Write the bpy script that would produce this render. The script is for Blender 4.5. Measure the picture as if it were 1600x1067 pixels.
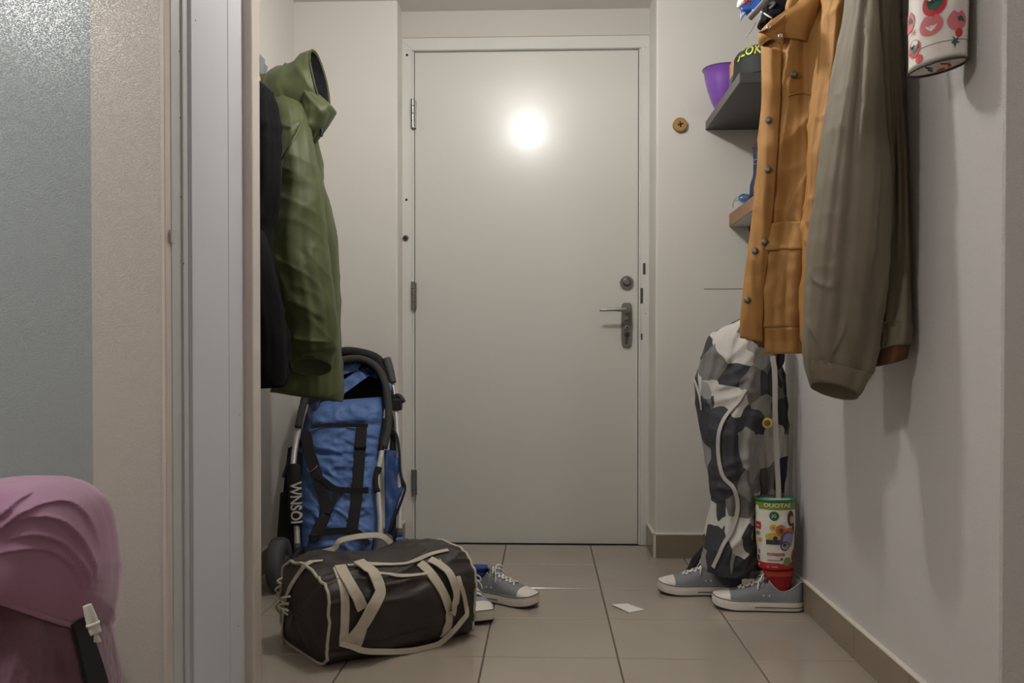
import bpy, bmesh, math, random
import numpy as np
from mathutils import Vector, Matrix, noise

for o in list(bpy.data.objects):
    bpy.data.objects.remove(o, do_unlink=True)
SC = bpy.context.scene
COL = SC.collection
random.seed(7)

# ------------------------------------------------------------------ camera
F = 1395.0                      # focal length in pixels of the 1600x1067 frame
H = 0.775                       # camera height
YH = 558.0                      # horizon row
YAW = math.radians(2.05)        # camera turned slightly left of the hallway axis
CY, SY = math.cos(YAW), math.sin(YAW)
PITCH = math.radians(0.8)       # and tipped slightly down
CP, SP = math.cos(PITCH), math.sin(PITCH)
Y0 = YH + F * math.tan(PITCH)   # row of the optical axis
cd = bpy.data.cameras.new('camera')
cd.sensor_width = 36.0
cd.lens = 36.0 * F / 1600.0
cd.shift_y = (Y0 - 533.5) / 1600.0
cd.clip_start = 0.02
cam = bpy.data.objects.new('camera', cd)
COL.objects.link(cam)
cam.location = (0, 0, H)
cam.rotation_euler = (math.pi / 2 - PITCH, 0, YAW)
SC.camera = cam

# ------------------------------------------------------------------ world, exposure
wd = bpy.data.worlds.new('world')
SC.world = wd
wd.use_nodes = True
wd.node_tree.nodes['Background'].inputs[0].default_value = (0.8, 0.85, 1.0, 1)
wd.node_tree.nodes['Background'].inputs[1].default_value = 0.02
vs = SC.view_settings
vs.view_transform = 'Standard'
vs.look = 'None'
vs.gamma = 1.0
vs.use_curve_mapping = False
vs.exposure = -0.12
HALL_LAMP = (-0.09, 2.40, 2.04)
HALL_POWER = 30.5
ROOM_LAMP = (-1.50, 0.62, 1.86)
ROOM_POWER = 47.0
FILL_LAMP = (1.30, -0.70, 2.34)  # added fill lamp, unseen, brightens the right of the front room
FILL_POWER = 22.0


# ------------------------------------------------------------------ helpers: pixels at a known depth to places
def ray(px, py):
    q = (Y0 - py) / F
    m = (q * CP - SP) / (CP + q * SP)
    return (px - 800.0) / F * (CP - m * SP), m


def W(px, py, Y):
    r, m = ray(px, py)
    X = Y * (r * CY - SY) / (CY + r * SY)
    d = -X * SY + Y * CY
    return Vector((X, Y, H + m * d))


def WX(px, py, X):
    r, m = ray(px, py)
    Y = X * (CY + r * SY) / (r * CY - SY)
    d = -X * SY + Y * CY
    return Vector((X, Y, H + m * d))


def proj(p):
    u = p[0] * CY + p[1] * SY
    d = -p[0] * SY + p[1] * CY
    zz = d * CP - (p[2] - H) * SP
    return 800 + F * u / zz, Y0 - F * ((p[2] - H) * CP + d * SP) / zz


def lin(c):
    return tuple(((v / 255.0) / 12.92 if v / 255.0 <= 0.04045 else ((v / 255.0 + 0.055) / 1.055) ** 2.4) for v in c)


# ------------------------------------------------------------------ materials
MATS = {}


def mat(name, rgb, rough=0.6, bump=0.0, bscale=200.0, var=0.0, vscale=8.0, metal=0.0, spec=0.5, coat=0.0,
        sheen=0.0, weave=0.0, wscale=900.0, emit=None, estr=0.0, bdist=0.002, stretch=None, crease=0.0, cscale=5.0):
    if name in MATS:
        return MATS[name]
    m = bpy.data.materials.new(name)
    m.use_nodes = True
    nt = m.node_tree
    N, L = nt.nodes, nt.links
    b = N['Principled BSDF']
    col = lin(rgb) + (1,)
    b.inputs['Base Color'].default_value = col
    b.inputs['Roughness'].default_value = rough
    b.inputs['Metallic'].default_value = metal
    b.inputs['Specular IOR Level'].default_value = spec
    b.inputs['Coat Weight'].default_value = coat
    b.inputs['Coat Roughness'].default_value = 0.12
    b.inputs['Sheen Weight'].default_value = sheen
    tc = N.new('ShaderNodeTexCoord')
    vec = tc.outputs['Object']
    if stretch:
        mp = N.new('ShaderNodeMapping')
        mp.inputs['Rotation'].default_value = stretch[0]
        mp.inputs['Scale'].default_value = stretch[1]
        L.new(vec, mp.inputs[0])
        bvec = mp.outputs[0]
    else:
        bvec = vec
    if var > 0:
        n = N.new('ShaderNodeTexNoise')
        n.inputs['Scale'].default_value = vscale
        n.inputs['Detail'].default_value = 4
        L.new(vec, n.inputs['Vector'])
        r = N.new('ShaderNodeValToRGB')
        r.color_ramp.elements[0].position = 0.3
        r.color_ramp.elements[1].position = 0.7
        r.color_ramp.elements[0].color = tuple(c * (1 - var) for c in col[:3]) + (1,)
        r.color_ramp.elements[1].color = tuple(min(1, c * (1 + var)) for c in col[:3]) + (1,)
        L.new(n.outputs['Fac'], r.inputs[0])
        L.new(r.outputs[0], b.inputs['Base Color'])
    last = None
    if bump > 0:
        n = N.new('ShaderNodeTexNoise')
        n.inputs['Scale'].default_value = bscale
        n.inputs['Detail'].default_value = 3
        L.new(bvec, n.inputs['Vector'])
        bp = N.new('ShaderNodeBump')
        bp.inputs['Strength'].default_value = bump
        bp.inputs['Distance'].default_value = bdist
        L.new(n.outputs['Fac'], bp.inputs['Height'])
        last = bp
    if weave > 0:
        n = N.new('ShaderNodeTexNoise')
        n.inputs['Scale'].default_value = wscale
        L.new(vec, n.inputs['Vector'])
        bp = N.new('ShaderNodeBump')
        bp.inputs['Strength'].default_value = weave
        bp.inputs['Distance'].default_value = 0.0005
        L.new(n.outputs['Fac'], bp.inputs['Height'])
        if last:
            L.new(last.outputs[0], bp.inputs['Normal'])
        last = bp
    if crease > 0:
        mp2 = N.new('ShaderNodeMapping')
        mp2.inputs['Rotation'].default_value = (0.3, 0.5, 0.2)
        mp2.inputs['Scale'].default_value = (1.3, 1.3, 0.7)
        L.new(vec, mp2.inputs[0])
        n = N.new('ShaderNodeTexNoise')
        n.noise_type = 'RIDGED_MULTIFRACTAL'
        n.inputs['Scale'].default_value = cscale
        n.inputs['Detail'].default_value = 2.0
        n.inputs['Distortion'].default_value = 0.4
        L.new(mp2.outputs[0], n.inputs['Vector'])
        bp = N.new('ShaderNodeBump')
        bp.inputs['Strength'].default_value = crease
        bp.inputs['Distance'].default_value = 0.012
        L.new(n.outputs['Fac'], bp.inputs['Height'])
        if last:
            L.new(last.outputs[0], bp.inputs['Normal'])
        last = bp
    if last:
        L.new(last.outputs[0], b.inputs['Normal'])
    if emit:
        b.inputs['Emission Color'].default_value = lin(emit) + (1,)
        b.inputs['Emission Strength'].default_value = estr
    MATS[name] = m
    return m


def camo_mat():
    m = bpy.data.materials.new('grey_camouflage_cloth')
    m.use_nodes = True
    N, L = m.node_tree.nodes, m.node_tree.links
    b = N['Principled BSDF']
    b.inputs['Roughness'].default_value = 0.75
    tc = N.new('ShaderNodeTexCoord')
    nz = N.new('ShaderNodeTexNoise')
    nz.inputs['Scale'].default_value = 9
    nz.inputs['Detail'].default_value = 1
    L.new(tc.outputs['Object'], nz.inputs['Vector'])
    mx = N.new('ShaderNodeMix')
    mx.data_type = 'VECTOR'
    mx.inputs['Factor'].default_value = 0.078
    L.new(tc.outputs['Object'], mx.inputs[4])
    L.new(nz.outputs['Color'], mx.inputs[5])
    mp = N.new('ShaderNodeMapping')
    mp.inputs['Scale'].default_value = (1.0, 0.7, 0.85)
    mp.inputs['Rotation'].default_value = (0.0, 0.5, 0.3)
    L.new(mx.outputs[1], mp.inputs[0])
    v = N.new('ShaderNodeTexVoronoi')
    v.inputs['Scale'].default_value = 15
    L.new(mp.outputs[0], v.inputs['Vector'])
    sp = N.new('ShaderNodeSeparateColor')
    L.new(v.outputs['Color'], sp.inputs[0])
    r = N.new('ShaderNodeValToRGB')
    r.color_ramp.interpolation = 'CONSTANT'
    els = r.color_ramp.elements
    els[0].position = 0.0
    els[0].color = lin((54, 55, 60)) + (1,)
    els[1].position = 0.34
    els[1].color = lin((108, 106, 103)) + (1,)
    for p, c in ((0.52, (140, 139, 136)), (0.72, (188, 185, 179))):
        e = els.new(p)
        e.color = lin(c) + (1,)
    L.new(sp.outputs[0], r.inputs[0])
    L.new(r.outputs[0], b.inputs['Base Color'])
    n = N.new('ShaderNodeTexNoise')
    n.inputs['Scale'].default_value = 25
    L.new(tc.outputs['Object'], n.inputs['Vector'])
    bp = N.new('ShaderNodeBump')
    bp.inputs['Strength'].default_value = 0.5
    bp.inputs['Distance'].default_value = 0.008
    L.new(n.outputs['Fac'], bp.inputs['Height'])
    L.new(bp.outputs[0], b.inputs['Normal'])
    MATS['camo'] = m
    return m


def wall_mat(name, rgb, rough=0.42, strength=0.5, scale=110.0):
    """painted woodchip / glass-fibre wallpaper: stretched flecks in low relief under a satin paint"""
    m = bpy.data.materials.new(name)
    m.use_nodes = True
    N, L = m.node_tree.nodes, m.node_tree.links
    b = N['Principled BSDF']
    b.inputs['Base Color'].default_value = lin(rgb) + (1,)
    b.inputs['Roughness'].default_value = rough
    tc = N.new('ShaderNodeTexCoord')
    mp = N.new('ShaderNodeMapping')
    mp.inputs['Rotation'].default_value = (0.7, 0.6, 0.5)
    mp.inputs['Scale'].default_value = (1.0, 1.0, 2.4)
    L.new(tc.outputs['Object'], mp.inputs[0])
    n = N.new('ShaderNodeTexNoise')
    n.inputs['Scale'].default_value = scale
    n.inputs['Detail'].default_value = 2
    L.new(mp.outputs[0], n.inputs['Vector'])
    r = N.new('ShaderNodeValToRGB')
    r.color_ramp.elements[0].position = 0.48
    r.color_ramp.elements[1].position = 0.66
    L.new(n.outputs['Fac'], r.inputs[0])
    bp = N.new('ShaderNodeBump')
    bp.inputs['Strength'].default_value = strength
    bp.inputs['Distance'].default_value = 0.0016
    L.new(r.outputs[0], bp.inputs['Height'])
    L.new(bp.outputs[0], b.inputs['Normal'])
    MATS[name] = m
    return m


M_WALL = mat('wall_smooth_paint', (216, 213, 207), 0.5, bump=0.10, bscale=160, bdist=0.001)
M_WALLR = wall_mat('wall_textured_paint', (206, 202, 200), 0.34, 0.6, 260)
M_WALLC = wall_mat('wall_cream_wallpaper', (197, 190, 182), 0.34, 0.65, 310)
M_TEAL = wall_mat('wall_grey_wallpaper', (160, 168, 170), 0.28, 0.7, 310)
M_CEIL = mat('ceiling_paint', (222, 219, 212), 0.7)
M_DOOR = mat('door_lacquer', (212, 211, 206), 0.28, bump=0.03, bscale=14, bdist=0.004, coat=0.25)
M_FRAME = mat('frame_lacquer', (214, 213, 209), 0.24, coat=0.3)
M_LINING = mat('white_plastic_panel', (204, 206, 214), 0.4)
M_CHANNEL = mat('grey_channel_paint', (186, 188, 188), 0.45)
M_CASING = mat('cream_casing_lacquer', (203, 194, 185), 0.22, coat=0.3)
M_GAP = mat('dark_gap', (22, 21, 20), 0.8)
M_TILE = mat('tile_glaze', (160, 150, 137), 0.17, bump=0.03, bscale=8, bdist=0.003, var=0.03, vscale=5)
M_BTILE = mat('skirting_tile_glaze', (134, 122, 104), 0.25, var=0.04, vscale=6)
M_GROUT = mat('grout', (96, 87, 76), 0.9, bump=0.2, bscale=300)
M_CAULK = mat('pale_caulk', (212, 206, 194), 0.6)
M_STEEL = mat('brushed_steel', (150, 150, 148), 0.32, metal=0.9)
M_STEELD = mat('dark_steel', (95, 95, 94), 0.4, metal=0.85)
M_CHROME = mat('chrome', (200, 200, 198), 0.15, metal=1.0)
M_BRASS = mat('brass_hardware', (150, 132, 92), 0.35, metal=0.9)
M_WOOD = mat('oak_wood', (160, 122, 72), 0.5, var=0.12, vscale=30)
M_WOODB = mat('brown_wood', (150, 112, 84), 0.5, var=0.10, vscale=30)
M_BLACKW = mat('black_shelf_veneer', (52, 51, 50), 0.45, bump=0.1, bscale=120)
M_BLACKC = mat('black_cloth', (26, 26, 28), 0.8, weave=0.3)
M_BLACKR = mat('black_rubber', (30, 30, 31), 0.6)
M_GREYR = mat('grey_rubber', (72, 74, 78), 0.65)
M_ALU = mat('white_aluminium_tube', (205, 202, 198), 0.35, metal=0.35)
M_GREEN = mat('olive_green_cloth', (68, 76, 38), 0.6, bump=0.25, bscale=22, bdist=0.004, var=0.06, vscale=9, weave=0.2, sheen=0.05, crease=0.25, cscale=5)
M_NAVY = mat('blue_black_cloth', (11, 11, 15), 0.85, bump=0.4, bscale=18, bdist=0.005, weave=0.2, crease=0.4, cscale=6, spec=0.15)
M_ORANGE = mat('ochre_canvas', (162, 117, 60), 0.72, bump=0.3, bscale=20, bdist=0.004, var=0.05, vscale=7, weave=0.25, crease=0.35, cscale=6)
M_RUST = mat('rust_lining', (110, 66, 36), 0.8)
M_KHAKI = mat('khaki_canvas', (110, 101, 84), 0.68, bump=0.25, bscale=18, bdist=0.004, var=0.05, vscale=7, weave=0.25, crease=0.12, cscale=5)
M_LINB = mat('brown_lining', (92, 58, 36), 0.8)
M_CAMO = camo_mat()
M_BROWN = mat('dark_brown_canvas', (48, 41, 35), 0.55, bump=0.4, bscale=16, bdist=0.005, var=0.10, vscale=8, weave=0.3, crease=0.45, cscale=6)
M_WEB = mat('ecru_webbing', (192, 183, 166), 0.75, weave=0.5, wscale=600)
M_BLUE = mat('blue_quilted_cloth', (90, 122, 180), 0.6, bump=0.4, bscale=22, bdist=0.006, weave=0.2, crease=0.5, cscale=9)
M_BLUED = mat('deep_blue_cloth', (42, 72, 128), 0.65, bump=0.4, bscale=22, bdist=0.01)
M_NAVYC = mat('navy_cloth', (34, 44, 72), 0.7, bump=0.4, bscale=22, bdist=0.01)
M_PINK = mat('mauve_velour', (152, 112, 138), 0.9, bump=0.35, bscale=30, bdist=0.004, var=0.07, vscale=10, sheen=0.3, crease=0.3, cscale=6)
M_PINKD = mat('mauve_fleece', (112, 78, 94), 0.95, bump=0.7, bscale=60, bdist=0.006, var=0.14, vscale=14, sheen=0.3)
M_SHOE = mat('grey_shoe_canvas', (126, 129, 133), 0.85, weave=0.5, wscale=700)
M_RUB = mat('white_shoe_rubber', (222, 216, 206), 0.45, var=0.03, vscale=40)
M_LACE = mat('white_lace', (225, 222, 216), 0.8, weave=0.4)
M_STRIPE = mat('black_shoe_stripe', (38, 30, 32), 0.6)
M_SOLE = mat('dark_outsole', (42, 38, 36), 0.8)
M_SHOEIN = mat('shoe_lining', (170, 166, 158), 0.9)
M_BLUEIN = mat('blue_shoe_lining', (38, 72, 140), 0.9)
M_RED = mat('red_knit', (150, 30, 38), 0.9, weave=0.6, wscale=400)
M_REDP = mat('red_plastic', (180, 34, 40), 0.45)
M_ORB = mat('orange_red_knit', (190, 74, 48), 0.9, weave=0.6, wscale=400)
M_GREENP = mat('green_plastic', (34, 104, 74), 0.4)
M_PURPLE = mat('purple_plastic', (126, 82, 172), 0.3)
M_PAPERW = mat('white_foil_print', (222, 218, 208), 0.32, bump=0.4, bscale=28, bdist=0.004)
M_CARD = mat('white_paper', (228, 224, 216), 0.7)
M_BAGW = mat('white_oilcloth', (220, 214, 206), 0.45, bump=0.3, bscale=24, bdist=0.004)


def flat(name, rgb, rough=0.55):
    return mat('print_' + name, rgb, rough)


# ------------------------------------------------------------------ object builders
ORG = {}


def tag(o, label=None, cat=None, group=None, kind=None):
    if label:
        o['label'] = label
    if cat:
        o['category'] = cat
    if group:
        o['group'] = group
    if kind:
        o['kind'] = kind
    return o


def thing(name, loc, label, cat, group=None, rz=0.0):
    o = bpy.data.objects.new(name, None)
    o.empty_display_size = 0.05
    COL.objects.link(o)
    o.location = loc
    o.rotation_euler = (0, 0, rz)
    ORG[o.name] = Vector(loc)
    return tag(o, label, cat, group)


def mk(name, verts, faces, m, parent=None, smooth=True, origin=None, local=False, autosmooth=None):
    """verts are world coordinates (or coordinates of the thing when local)"""
    if parent is not None:
        org = Vector((0, 0, 0)) if local else ORG[parent.name]
    else:
        org = Vector(origin) if origin is not None else Vector((0, 0, 0))
    me = bpy.data.meshes.new(name)
    me.from_pydata([tuple(Vector(v) - org) for v in verts], [], faces)
    bm = bmesh.new()
    bm.from_mesh(me)
    bmesh.ops.recalc_face_normals(bm, faces=bm.faces)
    bm.to_mesh(me)
    bm.free()
    if smooth:
        me.polygons.foreach_set('use_smooth', [True] * len(me.polygons))
        if autosmooth:
            try:
                me.set_sharp_from_angle(angle=math.radians(autosmooth))
            except Exception:
                pass
    me.materials.append(m)
    o = bpy.data.objects.new(name, me)
    COL.objects.link(o)
    if parent is not None:
        o.parent = parent
        ORG[o.name] = org
    else:
        o.location = org
        ORG[o.name] = org
    return o


def boxv(x0, x1, y0, y1, z0, z1, bevel=0.0, seg=1):
    bm = bmesh.new()
    bmesh.ops.create_cube(bm, size=1.0)
    for v in bm.verts:
        v.co = Vector(((x0 + x1) / 2 + v.co.x * (x1 - x0), (y0 + y1) / 2 + v.co.y * (y1 - y0), (z0 + z1) / 2 + v.co.z * (z1 - z0)))
    if bevel > 0:
        bmesh.ops.bevel(bm, geom=bm.edges[:], offset=bevel, segments=seg, profile=0.5, affect='EDGES')
    vs_ = [v.co.copy() for v in bm.verts]
    fs_ = [[v.index for v in f.verts] for f in bm.faces]
    bm.free()
    return vs_, fs_


def box(name, x0, x1, y0, y1, z0, z1, m, parent=None, bevel=0.0, seg=1, origin=None, local=False):
    v, f = boxv(x0, x1, y0, y1, z0, z1, bevel, seg)
    if parent is None and origin is None:
        origin = ((x0 + x1) / 2, (y0 + y1) / 2, z0)
    return mk(name, v, f, m, parent, smooth=False, origin=origin, local=local, autosmooth=40)


def struct(o):
    o['kind'] = 'structure'
    return o


def cr(pts, n):
    """Catmull-Rom resample of a list of vectors / tuples to n samples"""
    P = np.array([tuple(p) for p in pts], float)
    if len(P) == 2:
        return [P[0] + (P[1] - P[0]) * i / (n - 1) for i in range(n)]
    out = []
    k = len(P) - 1
    for i in range(n):
        t = i / (n - 1) * k
        j = min(int(t), k - 1)
        s = t - j
        p0 = P[max(j - 1, 0)]
        p1 = P[j]
        p2 = P[j + 1]
        p3 = P[min(j + 2, k)]
        out.append(0.5 * ((2 * p1) + (-p0 + p2) * s + (2 * p0 - 5 * p1 + 4 * p2 - p3) * s * s + (-p0 + 3 * p1 - 3 * p2 + p3) * s ** 3))
    return out


def frames(path, up=None):
    P = [Vector(p) for p in path]
    T = []
    for i in range(len(P)):
        a = P[max(i - 1, 0)]
        b = P[min(i + 1, len(P) - 1)]
        t = (b - a)
        T.append(t.normalized() if t.length > 1e-9 else Vector((0, 0, 1)))
    u = Vector(up) if up else (Vector((0, 0, 1)) if abs(T[0].z) < 0.9 else Vector((0, 1, 0)))
    n = (u - T[0] * u.dot(T[0])).normalized()
    Ns = [n]
    for i in range(1, len(P)):
        n = Ns[-1] - T[i] * Ns[-1].dot(T[i])
        n = n.normalized() if n.length > 1e-9 else Ns[-1]
        Ns.append(n)
    return P, T, Ns


def tubev(path, r, n=10, caps=True, flatr=None, up=None, closed=False):
    P, T, Ns = frames(path, up)
    vs_, fs_ = [], []
    for i, p in enumerate(P):
        ri = r[i] if hasattr(r, '__len__') else r
        fi = ri if flatr is None else (flatr[i] if hasattr(flatr, '__len__') else flatr)
        b = T[i].cross(Ns[i])
        for k in range(n):
            a = 2 * math.pi * k / n
            vs_.append(p + Ns[i] * (math.cos(a) * fi) + b * (math.sin(a) * ri))
    m = len(P)
    for i in range(m if closed else m - 1):
        for k in range(n):
            i2 = (i + 1) % m
            fs_.append([i * n + k, i * n + (k + 1) % n, i2 * n + (k + 1) % n, i2 * n + k])
    if caps and not closed:
        fs_.append(list(range(n))[::-1])
        fs_.append([(m - 1) * n + k for k in range(n)])
    return vs_, fs_


def tube(name, path, r, m, parent=None, n=10, flatr=None, up=None, closed=False, origin=None, local=False, samples=None):
    if samples:
        path = [Vector(p) for p in cr(path, samples)]
    if hasattr(r, '__len__') and len(r) != len(path):
        r = [float(v[0]) for v in cr([(x,) for x in r], len(path))]
    v, f = tubev(path, r, n, True, flatr, up, closed)
    return mk(name, v, f, m, parent, origin=origin, local=local)


def ribbonv(path, normals, width, thick=0.0022):
    P = [Vector(p) for p in path]
    vs_, fs_ = [], []
    for i, p in enumerate(P):
        a = P[max(i - 1, 0)]
        b = P[min(i + 1, len(P) - 1)]
        t = (b - a).normalized()
        n = Vector(normals[i])
        n = (n - t * n.dot(t)).normalized()
        w = width[i] if hasattr(width, '__len__') else width
        s = t.cross(n) * (w / 2)
        q = n * thick
        e = 0.92
        vs_ += [p - s, p - s * e + q, p + s * e + q, p + s]
    for i in range(len(P) - 1):
        for k in range(4):
            fs_.append([i * 4 + k, i * 4 + (k + 1) % 4, (i + 1) * 4 + (k + 1) % 4, (i + 1) * 4 + k])
    fs_.append([3, 2, 1, 0])
    e = (len(P) - 1) * 4
    fs_.append([e, e + 1, e + 2, e + 3])
    return vs_, fs_


def ribbon(name, path, normals, width, m, parent=None, thick=0.0022, local=False):
    v, f = ribbonv(path, normals, width, thick)
    return mk(name, v, f, m, parent, smooth=True, local=local, autosmooth=40)


def loftv(rings, cap0=False, cap1=False, closed=True):
    n = len(rings[0])
    vs_ = [Vector(p) for r in rings for p in r]
    fs_ = []
    for i in range(len(rings) - 1):
        for k in range(n if closed else n - 1):
            fs_.append([i * n + k, i * n + (k + 1) % n, (i + 1) * n + (k + 1) % n, (i + 1) * n + k])
    if cap0:
        c = sum((Vector(p) for p in rings[0]), Vector()) / n
        vs_.append(c)
        j = len(vs_) - 1
        for k in range(n):
            fs_.append([j, (k + 1) % n, k])
    if cap1:
        c = sum((Vector(p) for p in rings[-1]), Vector()) / n
        vs_.append(c)
        j = len(vs_) - 1
        b = (len(rings) - 1) * n
        for k in range(n):
            fs_.append([j, b + k, b + (k + 1) % n])
    return vs_, fs_


def lathev(profile, n=32, center=(0, 0, 0)):
    c = Vector(center)
    vs_, fs_ = [], []
    for r, z in profile:
        for k in range(n):
            a = 2 * math.pi * k / n
            vs_.append(c + Vector((r * math.cos(a), r * math.sin(a), z)))
    for i in range(len(profile) - 1):
        for k in range(n):
            fs_.append([i * n + k, i * n + (k + 1) % n, (i + 1) * n + (k + 1) % n, (i + 1) * n + k])
    return vs_, fs_


def discv(center, normal, r, thick, n=20, dome=0.0):
    """short cylinder standing on `center` along `normal`"""
    c = Vector(center)
    nn = Vector(normal).normalized()
    a = nn.orthogonal().normalized()
    b = nn.cross(a)
    rings = []
    for rr, h in ((r, 0), (r, thick * 0.7), (r * 0.9, thick), (r * 0.45, thick + dome)):
        rings.append([c + nn * h + (a * math.cos(2 * math.pi * k / n) + b * math.sin(2 * math.pi * k / n)) * rr for k in range(n)])
    return loftv(rings, True, True)


def disc(name, center, normal, r, thick, m, parent=None, n=20, dome=0.0, local=False):
    v, f = discv(center, normal, r, thick, n, dome)
    return mk(name, v, f, m, parent, autosmooth=40, local=local)


def textv(s, size, extrude=0.0, bold=0.0, cut=0.0):
    cu = bpy.data.curves.new('t', 'FONT')
    cu.body = s
    cu.size = size
    cu.align_x = 'CENTER'
    cu.align_y = 'CENTER'
    cu.resolution_u = 3
    cu.extrude = extrude
    cu.offset = bold
    ob = bpy.data.objects.new('t', cu)
    COL.objects.link(ob)
    dg = bpy.context.evaluated_depsgraph_get()
    me = bpy.data.meshes.new_from_object(ob.evaluated_get(dg))
    v = [x.co.copy() for x in me.vertices]
    f = [list(p.vertices) for p in me.polygons]
    if cut > 0:
        bm = bmesh.new()
        bm.from_mesh(me)
        bmesh.ops.triangulate(bm, faces=bm.faces[:])
        for _ in range(5):
            es = [e for e in bm.edges if e.calc_length() > cut]
            if not es:
                break
            bmesh.ops.subdivide_edges(bm, edges=es, cuts=1)
            bmesh.ops.triangulate(bm, faces=[q for q in bm.faces if len(q.verts) > 3])
        bm.verts.index_update()
        v = [x.co.copy() for x in bm.verts]
        f = [[w.index for w in q.verts] for q in bm.faces]
        bm.free()
    bpy.data.objects.remove(ob, do_unlink=True)
    bpy.data.curves.remove(cu)
    bpy.data.meshes.remove(me)
    return v, f


def nz(x, y, z):
    return noise.noise(Vector((x, y, z)))


class Cloth:
    """a hanging sheet of cloth closed into a tube: rings given by their two outline points at a known depth"""

    def __init__(self, keys, nv=70, nt=96, amp=0.010, k=2.2, zk=2.0, fine=0.003, fk=16.0, seed=0.0, sq=2.4,
                 ampf=None, hem=0.012, hem_up=0.05, inside=True, top_cap=True, wr=(), ftilt=None, arcs=()):
        ARC = []
        for pts_, am_, wd_ in arcs:
            q_ = np.array(cr(pts_, 60))
            tg_ = np.gradient(q_, axis=0)
            tg_ /= np.linalg.norm(tg_, axis=1)[:, None] + 1e-9
            ARC.append((q_, tg_, am_, wd_))
        # keys: (pyl, xl, pyr, xr, Y, b)
        K = [np.array(k_, float) for k_ in keys]
        S = cr(K, nv)
        rings = []
        for i, s in enumerate(S):
            t = i / (nv - 1)
            A = W(s[1], s[0], s[4])
            B = W(s[3], s[2], s[4])
            c = (A + B) / 2
            a = (B - A) / 2
            hb = max(s[5], 0.002)
            am = amp * (ampf(t) if ampf else (0.35 + 0.65 * t))
            ring = []
            for j in range(nt):
                th = 2 * math.pi * j / nt
                co, si = math.cos(th), math.sin(th)
                e = 2.0 / sq
                cx = math.copysign(abs(co) ** e, co)
                sy = math.copysign(abs(si) ** e, si)
                p = c + a * cx + Vector((0, -hb * sy, 0))
                nrm = Vector((a.x * 0 + co, -si, 0))
                f = nz(co * k + seed, si * k - seed, p.z * zk + seed * 3.1)
                f2 = nz(co * k * 2.3 - seed, si * k * 2.3 + seed, p.z * zk * 1.6 + 9 + seed)
                g = nz(p.x * fk + seed, p.y * fk, p.z * fk * 0.8)
                wv = 0.0
                for (wa, fa, fc, ang, sd) in wr:
                    ca, sa = math.cos(ang), math.sin(ang)
                    hx = p.x * (1 if abs(si) > .3 else 1) + p.y * .6
                    q1 = hx * ca + p.z * sa
                    q2 = -hx * sa + p.z * ca
                    q2 += 0.04 * nz(p.x * 3 + sd, p.z * 3, p.y * 3 - sd)
                    nn = nz(q1 * fa + sd, q2 * fc - sd, p.y * 2.5 + sd * .7)
                    rd = max(0.0, 1 - 2.6 * abs(nn))
                    wv += wa * (rd * rd - .25)
                if ARC and si > -.15:
                    jx, jy = proj(p)
                    for q_, tg_, am_, wd_ in ARC:
                        dx_ = jx - q_[:, 0]
                        dy_ = jy - q_[:, 1]
                        dd = dx_ * dx_ + dy_ * dy_
                        m_ = int(dd.argmin())
                        dist = math.sqrt(dd[m_])
                        side = tg_[m_, 0] * dy_[m_] - tg_[m_, 1] * dx_[m_]
                        fade = min(1.0, m_ / 12.0, (59 - m_) / 12.0) if 0 < m_ < 59 else 0.0
                        ww = wd_ * (1.0 if side < 0 else 0.22)
                        wv += am_ * fade * math.exp(-dist / ww)
                lim = 0.35 + 0.65 * abs(si)      # keep the outline itself near its traced width
                p = p + nrm * ((f + 0.5 * f2) * am * lim + g * fine + wv * lim)
                if ftilt and t > ftilt[1]:
                    p.z += ftilt[0] * si * ((t - ftilt[1]) / (1 - ftilt[1])) ** 1.5
                ring.append(p)
            rings.append(ring)
        self.outer = rings
        self.nt = nt
        R = list(rings)
        if inside:
            last = rings[-1]
            c = sum(last, Vector()) / nt
            for sc_, dz in ((0.985, -0.003), (0.94, 0.0), (0.9, hem_up)):
                R.append([c + (p - c) * sc_ + Vector((0, 0, dz)) for p in last])
        self.v, self.f = loftv(R, top_cap, True)
        self._prep()

    def _prep(self):
        pts, nr, pj = [], [], []
        R = self.outer
        n = self.nt
        for i in range(len(R)):
            for j in range(n):
                a = R[min(i + 1, len(R) - 1)][j] - R[max(i - 1, 0)][j]
                b = R[i][(j + 1) % n] - R[i][(j - 1) % n]
                m = a.cross(b)
                if m.length < 1e-12:
                    continue
                m.normalize()
                c = sum(R[i], Vector()) / n
                if m.dot(R[i][j] - c) < 0:
                    m = -m
                view = (Vector((0, 0, H)) - R[i][j]).normalized()
                if m.dot(view) > 0.05:
                    pts.append(R[i][j])
                    nr.append(m)
                    pj.append(proj(R[i][j]))
        self.P = np.array([tuple(p) for p in pts])
        self.N = np.array([tuple(p) for p in nr])
        self.J = np.array(pj)

    def at(self, px, py, off=0.0):
        d = np.hypot(self.J[:, 0] - px, self.J[:, 1] - py)
        idx = np.argsort(d)[:8]
        w = 1.0 / (d[idx] + 1.0) ** 2
        w /= w.sum()
        p = (self.P[idx] * w[:, None]).sum(0)
        n = (self.N[idx] * w[:, None]).sum(0)
        n /= np.linalg.norm(n)
        # slide sideways so that the point sits where asked even between vertices
        q = Vector(p)
        jx, jy = proj(q)
        t = W(800, YH, q.y)
        s = q.y / F
        q = q + Vector(((px - jx) * s, 0, -(py - jy) * s))
        return q + Vector(n) * off, Vector(n)

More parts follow.
